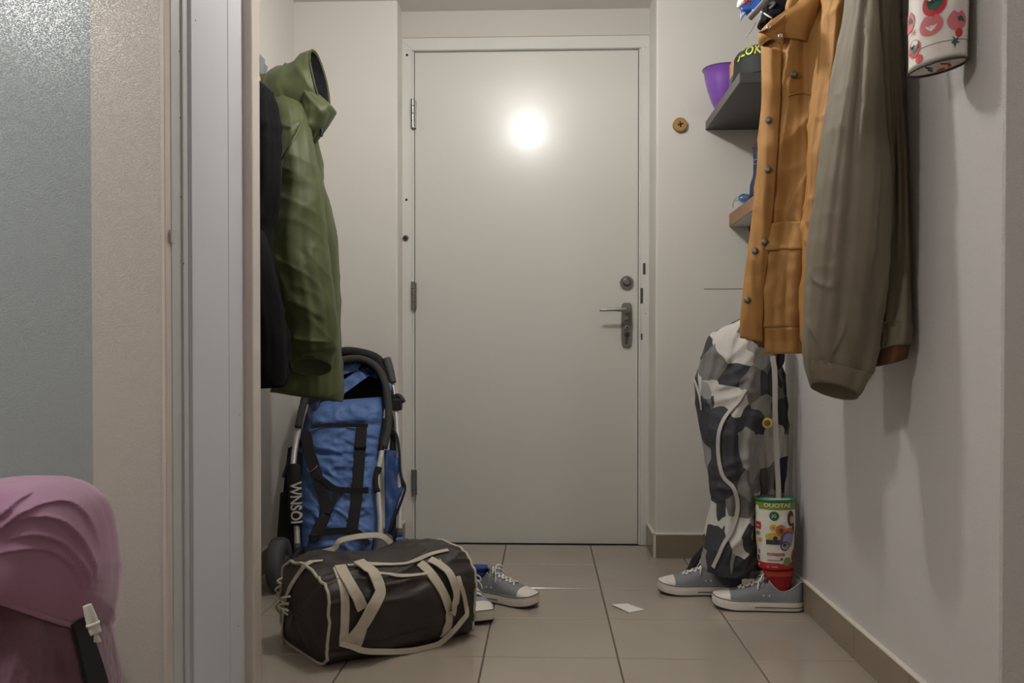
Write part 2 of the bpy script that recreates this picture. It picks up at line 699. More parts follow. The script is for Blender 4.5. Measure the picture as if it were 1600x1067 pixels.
    def path(self, pts, n=None, off=0.003, clipz=None):
        S = cr(pts, n or max(8, len(pts) * 5))
        A = []
        for s in S:
            p, nn = self.at(s[0], s[1], 0.0)
            if clipz is not None and nn.z < clipz:
                nn = Vector((nn.x, nn.y, clipz)).normalized()
            A.append((p + nn * (off + (s[2] if len(s) > 2 else 0)), nn))
        P = [a[0] for a in A]
        for _ in range(2):
            P = [P[0]] + [(P[i - 1] + P[i] * 2 + P[i + 1]) / 4 for i in range(1, len(P) - 1)] + [P[-1]]
        Nn = [a[1] for a in A]
        for _ in range(3):
            Nn = [Nn[0]] + [((Nn[i - 1] + Nn[i] * 2 + Nn[i + 1]) / 4).normalized() for i in range(1, len(Nn) - 1)] + [Nn[-1]]
        return P, Nn

    def obj(self, name, m, parent=None, **kw):
        return mk(name, self.v, self.f, m, parent, **kw)


def patch(name, outline_fn, m, parent, nu=24, nv=24, back=0.004):
    """thin closed sheet from a grid function (u,v)->(point, normal)"""
    fr, bk = [], []
    for i in range(nv):
        for j in range(nu):
            p, n = outline_fn(j / (nu - 1), i / (nv - 1))
            fr.append(p)
            bk.append(p - n * back)
    vs_ = fr + bk
    o = nu * nv
    fs_ = []
    for i in range(nv - 1):
        for j in range(nu - 1):
            a = i * nu + j
            fs_.append([a, a + 1, a + nu + 1, a + nu])
            fs_.append([o + a, o + a + nu, o + a + nu + 1, o + a + 1])
    ed = [j for j in range(nu)] + [i * nu + nu - 1 for i in range(1, nv)] + [(nv - 1) * nu + j for j in range(nu - 2, -1, -1)] + [i * nu for i in range(nv - 2, 0, -1)]
    for a, b in zip(ed, ed[1:] + ed[:1]):
        fs_.append([a, o + a, o + b, b])
    return mk(name, vs_, fs_, m, parent)


def copy_tree(o, parent=None):
    c = o.copy()
    COL.objects.link(c)
    c.parent = parent
    for ch in [x for x in bpy.data.objects if x.parent == o]:
        copy_tree(ch, c)
    return c


# ================================================================== the place
XR = 0.80            # right wall of the hallway
XL = -1.00           # left wall of the hallway
YD = 3.70            # front of the door leaf
YBL = 3.56           # wall left of the door
YBR = 3.46           # pier right of the door
YP = 1.59            # partition between the camera's room and the hallway
ZC = 2.195
ZR = 2.50
YEND = 2.03          # far end of the thick partition on the left
XJ = WX(267, 500, -0.68).x

# floor: grout bed with tiles laid in it
floor = struct(box('floor', -2.7, 2.6, -2.7, 3.80, -0.08, -0.004, M_GROUT))
XT = [-0.156 + 0.3472 * i for i in range(-3, 4)]
YT = [2.298 + 0.3455 * j for j in range(-4, 5)]
XN = 1.02
xs = [XL] + [x for x in XT if XL + 0.02 < x < XN - 0.02] + [XN]
tile_mesh = {}
for j in range(len(YT) - 1):
    y0, y1 = YT[j], YT[j + 1]
    if y1 < 0.9:
        continue
    for i in range(len(xs) - 1):
        x0, x1 = xs[i], xs[i + 1]
        key = (round(x1 - x0, 3))
        g = 0.002
        cx, cy = (x0 + x1) / 2, (y0 + y1) / 2
        if key not in tile_mesh:
            w, d = (x1 - x0) / 2 - g, (y1 - y0) / 2 - g
            t = box('tile', -w, w, -d, d, -0.008, 0.0, M_TILE, None, bevel=0.0012, origin=(0, 0, 0))
            tile_mesh[key] = t.data
        else:
            t = bpy.data.objects.new('tile', tile_mesh[key])
            COL.objects.link(t)
        t.parent = floor
        t.location = Vector((cx, cy, 0)) - floor.location
struct(box('floor_room_covering', -2.6, 2.5, -2.6, YT[0] - 0.003, -0.004, 0.0, mat('room_floor', (150, 132, 112), 0.45, var=0.1, vscale=12)))

# walls
YE = 3.0             # the right wall ends here, a niche opens behind it
XN = 1.02
struct(box('wall_right', XR, XR + 0.14, YP, YE, -0.05, ZC + 0.1, M_WALLR, bevel=0.004))
struct(box('wall_niche', XN, XN + 0.1, YE - 0.1, 3.80, -0.05, ZC + 0.1, M_WALL))
struct(box('wall_niche_end', XR + 0.139, XN + 0.02, YE - 0.1, YE, -0.05, ZC + 0.1, M_WALL))
struct(box('wall_left', XL - 0.14, XL, YEND - 0.02, 3.80, -0.05, ZC + 0.1, M_WALL))
XRL = -0.585
XRR = 0.43
xf0 = W(623, 500, 3.68).x
xf1 = W(1021, 500, 3.68).x
ztop = W(800, 58, 3.68).z
struct(box('wall_back_left', XL - 0.1, XRL, YBL, 3.80, -0.05, ZC + 0.1, M_WALL, bevel=0.008, seg=3))
struct(box('wall_back_right', XRR, XN + 0.05, YBR, 3.80, -0.05, ZC + 0.1, M_WALL, bevel=0.008, seg=3))
struct(box('wall_back', XRL - 0.02, XRR + 0.02, 3.672, 3.80, ztop, ZC + 0.1, mat('wall_lintel_shade_paint', (196, 193, 185), 0.55, bump=0.1, bscale=160, bdist=0.001)))  # lintel colour darkened to stand in for shade in the recess
box_ceiling = struct(box('ceiling', XL - 0.14, XN + 0.1, YP - 0.02, 3.80, ZC, ZC + 0.08, M_CEIL))
struct(box('ceiling_room', -2.7, 2.6, -2.7, YP, ZR, ZR + 0.08, M_CEIL))
# camera's room
xs_ = W(144, 500, YP).x
struct(box('wall_front_left', xs_, W(257, 500, YP).x, YP, YEND, -0.05, ZR, M_WALLC))
struct(box('wall_front_accent', -2.6, xs_, YP, YEND, -0.05, ZR, M_TEAL))
struct(box('wall_front_right', XR + 0.14, 2.5, YP, YP + 0.14, -0.05, ZR, M_WALLC))
struct(box('wall_front_header', XJ - 0.03, XR + 0.14, YP, YP + 0.14, 2.12, ZR, M_WALLC))
struct(box('wall_room_left', -2.72, -2.6, -2.7, YEND, -0.05, ZR, M_WALLC))
struct(box('wall_room_right', 2.5, 2.62, -2.7, YP + 0.14, -0.05, ZR, M_WALLC))
struct(box('wall_room_back', -2.7, 2.6, -2.72, -2.6, -0.05, ZR, M_WALLC))

# ---- skirting tiles
GAP = 0.003


def skirting(name, p0, p1, nrm, h=0.092, piece=0.345, first=None, thick=0.010, ends=None):
    """tiled skirting from p0 to p1 (floor line), standing proud of the wall along nrm"""
    p0, p1, nrm = Vector(p0), Vector(p1), Vector(nrm)
    L = (p1 - p0).length
    t = (p1 - p0) / L
    mid = (p0 + p1) / 2

    def bx(a, b, d0, d1, z0, z1, m, nm, par, bev=0.0):
        A = p0 + t * a + nrm * d0
        B = p0 + t * b + nrm * d1
        return box(nm, min(A.x, B.x), max(A.x, B.x), min(A.y, B.y), max(A.y, B.y), z0, z1, m, par, bevel=bev)
    base = struct(bx(0, L, -0.002, thick - 0.0025, 0.0, h, M_CAULK, name, None))
    ORG[base.name] = base.location.copy()
    cuts = [0.0]
    c = first if first else piece
    while c < L - 0.02:
        cuts.append(c)
        c += piece
    cuts.append(L)
    for a, b in zip(cuts[:-1], cuts[1:]):
        bx(a + GAP / 2, b - GAP / 2, 0.0, thick, 0.003, h - 0.003, M_BTILE, 'skirting_tile', base, 0.001)
    bx(0, L, -0.001, thick + 0.001, h - 0.003, h + 0.004, M_CAULK, 'sealant_bead', base, 0.0015)
    return base


skirting('baseboard_right', (XR, YP + 0.01, 0), (XR, YE, 0), (-1, 0, 0), first=2.298 - (YP + 0.01) - 0.3455)
skirting('baseboard_back_right', (XRR, YBR, 0), (XN, YBR, 0), (0, -1, 0), first=0.25)
skirting('baseboard_reveal_right', (XRR, YBR + 0.0, 0), (XRR, 3.678, 0), (-1, 0, 0))
skirting('baseboard_left', (XL, YEND, 0), (XL, YBL, 0), (1, 0, 0), first=0.25)
skirting('baseboard_back_left', (XL + 0.011, YBL, 0), (XRL, YBL, 0), (0, -1, 0), first=0.2)
skirting('baseboard_reveal_left', (XRL, YBL, 0), (XRL, 3.678, 0), (1, 0, 0))

# ---- entrance door: frame, leaf, hinges, lock
lx0, lx1 = W(648.6, 500, YD).x, W(996.6, 500, YD).x
lz0, lz1 = W(800, 848.6, YD).z, W(800, 80.2, YD).z
door = box('door_1', lx0, lx1, YD, YD + 0.045, lz0, lz1, M_DOOR, bevel=0.0015, seg=2)
struct(door)
fr = struct(box('trim_1', xf0, xf0 + 0.002, 3.70, 3.72, 0, 0.01, M_FRAME))
ORG[fr.name] = fr.location.copy()
xi0, xi1 = W(644, 500, 3.68).x, W(1001, 500, 3.68).x
zi = W(800, 77, 3.68).z
box('frame_post', XRL - 0.01, xi0, 3.678, 3.79, 0, zi + 0.001, M_FRAME, fr, bevel=0.003, seg=2)
box('frame_post', xi1, XRR + 0.01, 3.678, 3.79, 0, zi + 0.001, M_FRAME, fr, bevel=0.003, seg=2)
box('frame_head', XRL - 0.01, XRR + 0.01, 3.678, 3.79, zi, ztop + 0.004, M_FRAME, fr, bevel=0.003, seg=2)
for a, b in ((xi0 - 0.002, xi0 + 0.0075), (xi1 - 0.0075, xi1 + 0.002)):
    box('frame_rebate', a, b, 3.690, 3.79, 0, zi, M_FRAME, fr, bevel=0.001)
box('gap_shade_backing', lx0 - 0.02, lx1 + 0.02, 3.748, 3.79, 0, zi + 0.01, M_GAP, fr)  # black sheet behind the leaf, its colour gives the gaps their shade
box('threshold', xi0, xi1, 3.692, 3.79, -0.004, lz0 - 0.004, M_STEELD, fr)
# mitre seam of the frame corner
a, b = W(624, 60, 3.677), W(643, 76, 3.677)
tube('mitre_seam', [a, b], 0.0006, M_CHANNEL, fr, n=5)
for py, px in ((86, 636), (312, 635), (372, 634), (843, 636)):
    p = W(px, py, 3.678)
    big = py == 372
    disc('screw' if not big else 'bolt_cap', p, (0, -1, 0), 0.012 if big else 0.005, 0.008 if big else 0.002, M_STEELD if big else M_GAP, fr, n=16, dome=0.001)
    if big:
        disc('bolt_core', p + Vector((0, -0.009, 0)), (0, -1, 0), 0.006, 0.002, M_GAP, fr, n=12)
for px, y0, y1, wpx in ((1006.5, 411, 429, 4), (1002.5, 450, 474, 4), (1002.5, 521, 531, 2.4)):
    a, b = W(px - wpx / 2, y1, 3.678), W(px + wpx / 2, y0, 3.678)
    box('strike_plate', a.x, b.x, 3.6755, 3.68, a.z, b.z, M_STEELD, fr, bevel=0.0005)
for px, py in ((1015, 467), (1009, 490)):
    disc('screw', W(px, py, 3.678), (0, -1, 0), 0.002, 0.001, M_GAP, fr, n=8)
# hinges on the leaf
for y0, y1 in ((155, 201), (440, 483), (733, 775)):
    zz0, zz1 = W(646, y1, 3.68).z, W(646, y0, 3.68).z
    xh = W(645.6, 500, 3.676).x
    hg = box('hinge', xh - 0.002, xh + 0.012, 3.680, 3.699, zz0 + 0.004, zz1 - 0.004, M_STEEL, door)
    n_k = 4
    for k in range(n_k):
        z_a = zz0 + (zz1 - zz0) * k / n_k + 0.001
        z_b = zz0 + (zz1 - zz0) * (k + 1) / n_k - 0.001
        v, f = tubev([Vector((xh, 3.672, z_a)), Vector((xh, 3.672, z_b))], 0.0085, 14)
        mk('knuckle', v, f, M_STEEL, hg, autosmooth=40)
# lock: back plate with lever, cylinder rosettes, deadbolt
pa, pb = W(970.5, 542, YD), W(987.5, 473, YD)
pc = (pa.x + pb.x) / 2
w2 = (pb.x - pa.x) / 2
n = 28
ring = []
for k in range(n):
    t = 2 * math.pi * k / n
    co, si = math.cos(t), math.sin(t)
    ring.append((math.copysign(abs(co) ** 0.5, co) * w2, math.copysign(abs(si) ** 0.28, si) * (pb.z - pa.z) / 2))
zc_ = (pa.z + pb.z) / 2
rings = [[Vector((pc + x * s, YD - d, zc_ + z * (1 - (1 - s) * 0.3))) for x, z in ring] for s, d in ((1, 0), (1, 0.009), (0.93, 0.012))]
v, f = loftv(rings, True, True)
plate = mk('lock_plate', v, f, mat('satin_nickel', (136, 135, 132), 0.38, metal=0.6), door, autosmooth=35)
hz_ = W(979, 484, 3.62).z
v, f = discv((pc, YD - 0.012, hz_), (0, -1, 0), 0.016, 0.008, 24)
mk('lever_collar', v, f, M_STEEL, plate, autosmooth=40)
tip = W(937, 484.5, 3.622)
lev = [Vector((pc, YD - 0.012, hz_)), Vector((pc, YD - 0.05, hz_)), Vector((pc - 0.006, YD - 0.070, hz_)), Vector((pc - 0.03, YD - 0.075, hz_ + 0.001)),
       Vector((pc - 0.07, YD - 0.074, hz_ + 0.001)), Vector((tip.x, YD - 0.072, tip.z))]
tube('lever', lev, [0.010, 0.010, 0.0095, 0.008, 0.0065, 0.005], M_STEEL, plate, n=12, samples=26)
for py, r, m_ in ((498, 0.011, M_STEEL), (511.5, 0.010, M_CHROME), (522, 0.012, M_STEELD)):
    c = W(979, py, YD - 0.012)
    cyl = disc('lock_rosette', (pc, YD - 0.012, c.z), (0, -1, 0), r, 0.005, m_, plate, n=22, dome=0.001)
    disc('keyhole', (pc + 0.001, YD - 0.0182, c.z), (0, -1, 0), r * 0.4, 0.0012, M_GAP if py != 498 else M_STEEL, plate, n=14)
box('thumb_recess', pc - 0.006, pc + 0.006, YD - 0.0135, YD - 0.010, W(979, 538, YD).z, W(979, 528, YD).z, M_STEELD, plate, bevel=0.001)
c = W(979, 441.5, YD)
rs = disc('deadbolt_rosette', c, (0, -1, 0), 0.0275, 0.014, M_STEEL, door, n=36)
disc('deadbolt_ring', c + Vector((0, -0.0135, 0)), (0, -1, 0), 0.018, 0.004, M_STEELD, rs, n=28)
disc('deadbolt_core', c + Vector((0, -0.017, 0)), (0, -1, 0), 0.011, 0.004, M_STEEL, rs, n=24)

# ---- left jamb of the opening: casing, channel, sliding panel, far casing
x_n, x_f = XJ, XJ


def jy(px):
    return WX(px, 500, XJ).y


y_ch, y_gap0, y_gap1, y_pan, y_end = jy(268), jy(294.5), jy(297.5), jy(381), jy(389)
# rounded near casing standing on the wall face
xc0, xc1 = W(253, 500, YP - 0.012).x, XJ + 0.001
tr = struct(box('trim_2', xc0, xc1, YP - 0.012, YP + 0.02, 0, 2.12, M_CASING, bevel=0.0055, seg=3))
ch = struct(box('trim_3', XJ - 0.03, XJ - 0.004, YP + 0.005, y_gap0, 0, 2.12, M_CHANNEL, bevel=0.001))
box('channel_lip', XJ - 0.006, XJ, y_gap0 - 0.022, y_gap0, 0, 2.12, M_CHANNEL, ch, bevel=0.001)
box('channel_lip', XJ - 0.006, XJ - 0.001, YP + 0.018, YP + 0.032, 0, 2.12, M_CHANNEL, ch, bevel=0.001)
p = WX(265.5, 370, XJ)
box('latch_catch', XJ - 0.004, XJ + 0.006, p.y - 0.008, p.y + 0.008, p.z - 0.012, p.z + 0.012, M_CHROME, ch, bevel=0.001)
for px, py in ((280, 80), (282, 184), (283, 308), (287, 412)):
    disc('screw', (XJ - 0.0005, WX(px, py, XJ).y, WX(px, py, XJ).z), (1, 0, 0), 0.0016, 0.0008, M_GAP, ch, n=8)
bk = struct(box('trim_4', XJ - 0.032, XJ - 0.02, YP + 0.01, y_end + 0.03, 0, 2.12, M_GAP))
pan = struct(box('door_2', XJ - 0.022, XJ, y_gap1, y_pan, 0.004, 2.11, M_LINING, bevel=0.0015, seg=2))
yg = jy(357)
box('panel_strip', XJ - 0.001, XJ + 0.0035, y_gap1 + 0.001, jy(305), 0.004, 2.11, M_LINING, pan, bevel=0.0015)
box('panel_strip', XJ - 0.001, XJ + 0.0012, yg, y_pan, 0.004, 2.11, M_LINING, pan, bevel=0.0012)
for px, py in ((303, 32), (372, 648), (370, 978)):
    q = WX(px, py, XJ)
    disc('screw', (XJ + 0.003, q.y, q.z), (1, 0, 0), 0.0013, 0.0008, M_GAP, pan, n=8)
x_c2 = W(408, 500, YEND + 0.03).x
struct(box('trim_5', XJ - 0.03, x_c2, YEND - 0.03, YEND + 0.03, 0, 2.12, M_CASING, bevel=0.006, seg=3))
struct(box('trim_6', XJ - 0.03, XJ - 0.001, y_pan + 0.001, YEND - 0.028, 0, 2.12, M_CHANNEL))
struct(box('wall_front_block', XL - 0.1, XJ - 0.03, YEND - 0.02, YEND + 0.02, -0.05, ZC + 0.05, M_WALL))

# ---- lamps
def ceiling_lamp(loc, r, ceil_z, power, rgb, label):
    t = thing('ceiling_lamp', (loc[0], loc[1], ceil_z), label, 'lamp')
    v, f = lathev([(0.0005, 0), (r * 0.9, 0), (r * 0.9, -0.02), (r * 0.45, -0.03), (r * 0.3, loc[2] + r * 0.9 - ceil_z)], 32, (loc[0], loc[1], ceil_z))
    mk('ceiling_rose', v, f, M_FRAME, t)
    pr = [(max(0.0004, r * math.sin(math.pi * k / 12)), r * math.cos(math.pi * k / 12)) for k in range(13)]
    v, f = lathev(pr, 20, loc)
    g = mat('lamp_glass_%d' % int(power), (255, 255, 255), 0.4, emit=rgb, estr=power / (math.pi * 4 * math.pi * r * r))
    mk('glass_globe', v, f, g, t)
    return t


ceiling_lamp(HALL_LAMP, 0.055, ZC, HALL_POWER, (255, 252, 247), 'round white glass lamp under the hallway ceiling')
ceiling_lamp(FILL_LAMP, 0.11, ZR, FILL_POWER, (255, 252, 249), 'added fill lamp, a round white globe behind the viewer')
fl = thing('floor_lamp', (ROOM_LAMP[0], ROOM_LAMP[1], 0), 'floor lamp with a round white globe in the front room', 'lamp')
v, f = lathev([(.0005, 0), (.14, 0), (.14, .012), (.03, .022), (.012, .03), (.012, ROOM_LAMP[2] - .10), (.03, ROOM_LAMP[2] - .085)], 32, (ROOM_LAMP[0], ROOM_LAMP[1], 0))
mk('stand', v, f, M_STEELD, fl)
v, f = lathev([(max(.0004, .10 * math.sin(math.pi * k / 12)), .10 * math.cos(math.pi * k / 12)) for k in range(13)], 20, ROOM_LAMP)
mk('lamp_globe', v, f, mat('lamp_glass_room', (255, 255, 255), .4, emit=(255, 252, 249), estr=ROOM_POWER / (math.pi * 4 * math.pi * .01)), fl)
# ================================================================== hooks on the walls
def wall_hook(loc, nrm, label, out=0.05, m=M_STEELD):
    loc, nrm = Vector(loc), Vector(nrm)
    t = thing('coat_hook', loc, label, 'hook')
    v, f = discv(loc, nrm, 0.018, 0.006, 18)
    mk('hook_plate', v, f, m, t, autosmooth=40)
    P = [loc + nrm * 0.004, loc + nrm * out * 0.6 + Vector((0, 0, -0.012)), loc + nrm * out + Vector((0, 0, -0.004)), loc + nrm * (out + 0.008) + Vector((0, 0, 0.022))]
    tube('hook_arm', P, [0.006, 0.006, 0.0055, 0.006], m, t, n=10, samples=14)
    return t


# ================================================================== right side: ochre jacket
JY = 2.30
wall_hook((XR, 2.36, 1.80), (-1, 0, 0), 'steel wall hook above the ochre jacket')
oj = thing('ochre_jacket', W(1230, 556, JY), 'ochre canvas jacket with dark snap buttons hanging open on the right', 'jacket')
body = Cloth([(-70, 1225, -70, 1330, 2.33, .05), (-20, 1205, -20, 1335, 2.32, .075), (60, 1195, 60, 1340, JY, .09), (150, 1194, 150, 1340, JY, .095),
              (200, 1191, 200, 1340, JY, .10), (280, 1185, 290, 1340, JY, .105), (350, 1178, 360, 1335, JY, .11), (430, 1171, 440, 1332, JY, .11),
              (490, 1165, 510, 1330, JY, .11), (527, 1171, 555, 1328, JY, .105)],
             nv=200, nt=220, amp=.022, k=2.6, zk=1.3, fine=.003, fk=20, seed=3.3, sq=2.4, ampf=lambda t: 0.9, wr=((.007, 3, 11, 1.1, 2.0), (.005, 4, 14, -1.0, 7.0)), arcs=(([(1252, 20), (1240, 60), (1230, 110), (1226, 160)], .014, 16), ([(1238, 120), (1234, 150), (1228, 200), (1222, 260)], .008, 14), ([(1290, 240), (1262, 270), (1238, 310), (1226, 345)], .010, 18), ([(1280, 30), (1276, 90), (1270, 150), (1262, 200)], .010, 14)))
body.obj('body', M_ORANGE, oj)
# overlapping button placket along the front edge
pl_pts = [(1203, 85), (1203, 150), (1201, 220), (1195, 300), (1186, 380), (1176, 450), (1172, 500), (1173, 531)]


def strip_fn(cloth, left, right, y0, y1, off, wob=0.0, seed=0):
    def fn(u, v):
        py = y0 + (y1 - y0) * v
        xl = np.interp(py, [p[1] for p in left], [p[0] for p in left])
        xr = np.interp(py, [p[1] for p in right], [p[0] for p in right])
        px = xl + (xr - xl) * u
        dy = 0
        p, n = cloth.at(px, py, off)
        n2 = Vector((n.x * 0.3, -1, n.z * 0.2)).normalized()
        p = p + n2 * (wob * nz(px * 0.06 + seed, py * 0.02, seed))
        return p, n2
    return fn


PLL = [(1189, 70), (1190, 150), (1187, 220), (1180, 290), (1171, 370), (1162, 440), (1156, 500), (1156, 524)]
PLR = [(1221, 70), (1220, 150), (1216, 220), (1210, 300), (1203, 380), (1195, 440), (1192, 500), (1192, 533)]
PLV = [72 + (528 - 72) * k / 45 for k in range(46)]
PLD = []
for py in PLV:
    xl = np.interp(py, [p[1] for p in PLL], [p[0] for p in PLL])
    xr = np.interp(py, [p[1] for p in PLR], [p[0] for p in PLR])
    PLD.append(min(body.at(xl + (xr - xl) * s, min(py, 520), 0)[0].y for s in (.2, .4, .6, .8, 1.0)))
for _ in range(3):
    PLD = [PLD[0]] + [min(PLD[k], (PLD[k - 1] + 2 * PLD[k] + PLD[k + 1]) / 4) for k in range(1, 45)] + [PLD[45]]


def plk_fn(u, v):
    py = 72 + (528 - 72) * v
    xl = np.interp(py, [p[1] for p in PLL], [p[0] for p in PLL])
    xr = np.interp(py, [p[1] for p in PLR], [p[0] for p in PLR])
    px = xl + (xr - xl) * u
    y = float(np.interp(py, PLV, PLD)) - .007 + .03 * (1 - u) ** 3 + .004 * nz(px * .05, py * .03, 4) + .004 * nz(px * .09, py * .012, 7)
    return W(px, py + 6 * u, y), Vector((-.3 * (1 - u), -1, 0)).normalized()


patch('placket', plk_fn, M_ORANGE, oj, nu=16, nv=90, back=.007)


def plk(px, py):
    xl = np.interp(py, [p[1] for p in PLL], [p[0] for p in PLL])
    xr = np.interp(py, [p[1] for p in PLR], [p[0] for p in PLR])
    u = (px - xl) / (xr - xl)
    return W(px, py, plk_fn(u, (py - 72) / 456)[0].y - .001)


# stitched yoke seam, pocket and pocket flap
P_, N_ = body.path([(1232, 150), (1250, 145), (1272, 150), (1290, 160)], 14, .002)
tube('yoke_seam', P_, .0018, M_ORANGE, oj, n=6)
FL_T = [(1196, 362), (1205, 350), (1230, 345), (1262, 347)]


def flap_fn(u, v):
    px = 1194 + (1264 - 1194) * u
    top = np.interp(px, [p[0] for p in FL_T], [p[1] for p in FL_T])
    bot = 393 - 2 * u
    py = top + (bot - top) * v
    p, n = body.at(px, py, .006 + .006 * v)
    n2 = Vector((n.x * 0.4, -1, n.z * 0.3)).normalized()
    return p, n2


def pock_fn(u, v):
    px = 1193 + (1262 - 1193) * u
    py = 380 + (511 - 380) * v
    bulge = .010 * math.sin(math.pi * u) * math.sin(math.pi * min(1, v * 1.05)) + .004 * nz(px * .05, py * .05, 3)
    p, n = body.at(px, py, .004 + bulge)
    n2 = Vector((n.x * 0.4, -1, n.z * 0.3)).normalized()
    return p, n2


patch('pocket', pock_fn, M_ORANGE, oj, nu=24, nv=34, back=.005)
patch('pocket_flap', flap_fn, M_ORANGE, oj, nu=24, nv=14, back=.004)


def hem_fn(u, v):
    px = 1196 + (1262 - 1196) * u
    py = 511 + (552 - 511) * v
    p, n = body.at(px, py, .004)
    return p, Vector((n.x * 0.4, -1, n.z * 0.3)).normalized()


patch('hem_band', hem_fn, M_ORANGE, oj, nu=20, nv=10, back=.005)
for px, py, off in ((1201, 188, .018), (1200, 265, .018), (1180, 392, .018), (1168, 469, .018), (1240, 118, .004), (1201, 381, .016)):
    p, n = body.at(px, py, off)
    if off > .017:
        p = plk(px, py)
    n = Vector((n.x * .3 - .15, -1, 0)).normalized()
    b_ = disc('snap_button', p, n, .0085, .004, M_STEELD, oj, n=18, dome=.001)
    disc('button_core', p + n * .0045, n, .0042, .0015, M_BRASS, b_, n=12)
# collar: stand-up fold open at the top
col = Cloth([(-8, 1232, -20, 1290, 2.30, .07), (20, 1222, 0, 1290, 2.29, .075), (45, 1190, 20, 1285, 2.27, .075), (60, 1184, 60, 1275, 2.265, .07), (68, 1190, 80, 1270, 2.265, .066)],
            nv=22, nt=80, amp=.008, k=1.5, zk=3, fine=.002, seed=5.1, sq=2.2, top_cap=False)
col.obj('collar', M_ORANGE, oj)


def tab_fn(u, v):
    L = cr([(1186, 50), (1207, 40), (1228, 22)], 21)
    Lo = cr([(1190, 50), (1212, 62), (1222, 81)], 21)
    k_ = u * 20
    a = np.array(L[int(k_)])
    b_ = np.array(Lo[int(k_)])
    q = a + (b_ - a) * v
    p = W(q[0], q[1], 2.165 + .02 * u + .01 * math.sin(3 * v))
    return p, Vector((-.2, -1, .1)).normalized()


patch('collar_tab', tab_fn, M_ORANGE, oj, nu=16, nv=12, back=.006)
for px, py in ((1201, 43), (1219, 57)):
    disc('snap_button', W(px, py, 2.163), (-.2, -1, 0), .006, .003, M_CHROME, oj, n=14, dome=.001)
slv = Cloth([(-70, 1300, -70, 1360, 2.24, .05), (0, 1288, 0, 1352, 2.19, .055), (60, 1281, 60, 1340, 2.175, .048), (120, 1276, 120, 1335, 2.165, .046), (200, 1268, 200, 1325, 2.16, .045),
             (300, 1261, 300, 1318, 2.155, .045), (380, 1256, 380, 1314, 2.15, .045), (450, 1254, 450, 1310, 2.15, .045), (540, 1256, 540, 1306, 2.15, .042)],
            nv=150, nt=110, amp=.014, k=1.8, zk=2.2, fine=.003, fk=24, seed=8.7, sq=2.2, ampf=lambda t: 1, wr=((.010, 3, 13, 1.1, 4.0), (.006, 5, 15, -.6, 5.5)))
slv.obj('sleeve', M_ORANGE, oj)
# rust lining showing under the hem
v, f = discv(W(1190, 527, JY), (0, 0, 1), .05, .004, 24)
lin_r = Cloth([(470, 1172, 490, 1250, JY + .01, .07), (525, 1176, 545, 1250, JY + .01, .075), (538, 1186, 551, 1250, JY + .01, .07)], nv=16, nt=48, amp=.004, seed=1.2)
lin_r.obj('lining', M_RUST, oj)

# ================================================================== khaki jacket in front of it
wall_hook((XR, 2.10, 1.70), (-1, 0, 0), 'steel wall hook above the khaki jacket')
kj = thing('khaki_jacket', W(1320, 622, 1.98), 'khaki canvas jacket with long cuffed sleeves hanging nearest the camera', 'jacket')
kb = Cloth([(-80, 1350, -80, 1395, 2.08, .03), (-20, 1342, -20, 1392, 2.07, .05), (60, 1338, 60, 1394, 2.045, .058), (150, 1334, 150, 1402, 2.035, .06), (250, 1326, 250, 1409, 2.03, .062),
            (350, 1318, 350, 1413, 2.03, .062), (450, 1308, 450, 1408, 2.03, .062), (520, 1300, 520, 1398, 2.03, .062)],
           nv=120, nt=140, amp=.022, k=2.5, zk=1.0, fine=.003, seed=11.3, ampf=lambda t: .9, wr=((.008, 3, 12, 1.3, 3.0),))
kb.obj('body', M_KHAKI, kj)
ks = Cloth([(-80, 1340, -80, 1376, 2.02, .03), (-30, 1332, -30, 1370, 2.0, .045), (20, 1325, 20, 1368, 1.975, .055), (100, 1310, 100, 1374, 1.96, .065), (200, 1290, 200, 1382, 1.95, .07), (300, 1274, 300, 1390, 1.95, .072),
            (390, 1263, 390, 1387, 1.95, .075), (450, 1258, 450, 1383, 1.95, .075), (510, 1254, 510, 1375, 1.95, .07), (552, 1254, 575, 1364, 1.95, .062), (566, 1257, 588, 1356, 1.95, .056)],
           nv=200, nt=170, amp=.024, k=1.5, zk=.8, fine=.002, fk=18, seed=21.7, sq=2.1, ampf=lambda t: 1 - .5 * t, wr=((.003, 2.5, 9, 1.2, 1.0), (.0035, 4, 13, -.9, 6.0)), arcs=(([(1350, -20), (1352, 60), (1350, 120), (1345, 190), (1338, 260)], .012, 14), ([(1380, 200), (1372, 280), (1366, 360), (1362, 430)], .008, 14), ([(1262, 420), (1275, 440), (1290, 448), (1310, 452)], .006, 8), ([(1258, 500), (1272, 522), (1280, 545), (1282, 562)], .008, 8), ([(1300, 555), (1308, 540), (1318, 520), (1322, 500)], .006, 8)))
ks.obj('sleeve', M_KHAKI, kj)
kc = Cloth([(560, 1256, 585, 1360, 1.95, .059), (575, 1259, 600, 1352, 1.95, .056), (590, 1264, 615, 1345, 1.95, .052), (598, 1268, 621, 1340, 1.95, .049)],
           nv=14, nt=120, amp=.004, k=2.5, zk=3, fine=.0015, fk=40, seed=3.9, sq=2.1, ampf=lambda t: 1, hem_up=.06, ftilt=(.012, 0.0))
kc.obj('cuff', M_KHAKI, kj)
ks2 = Cloth([(40, 1378, 40, 1394, 2.09, .03), (120, 1380, 120, 1402, 2.06, .04), (200, 1383, 200, 1407, 2.03, .045), (300, 1386, 300, 1412, 2.0, .045), (400, 1383, 400, 1416, 1.98, .045),
             (480, 1377, 480, 1419, 1.97, .045), (525, 1372, 520, 1421, 1.965, .045), (540, 1369, 535, 1420, 1.965, .043)],
            nv=80, nt=72, amp=.010, k=2, zk=1.5, fine=.003, seed=31.1, sq=2.2, ampf=lambda t: 1)
ks2.obj('sleeve', M_KHAKI, kj)
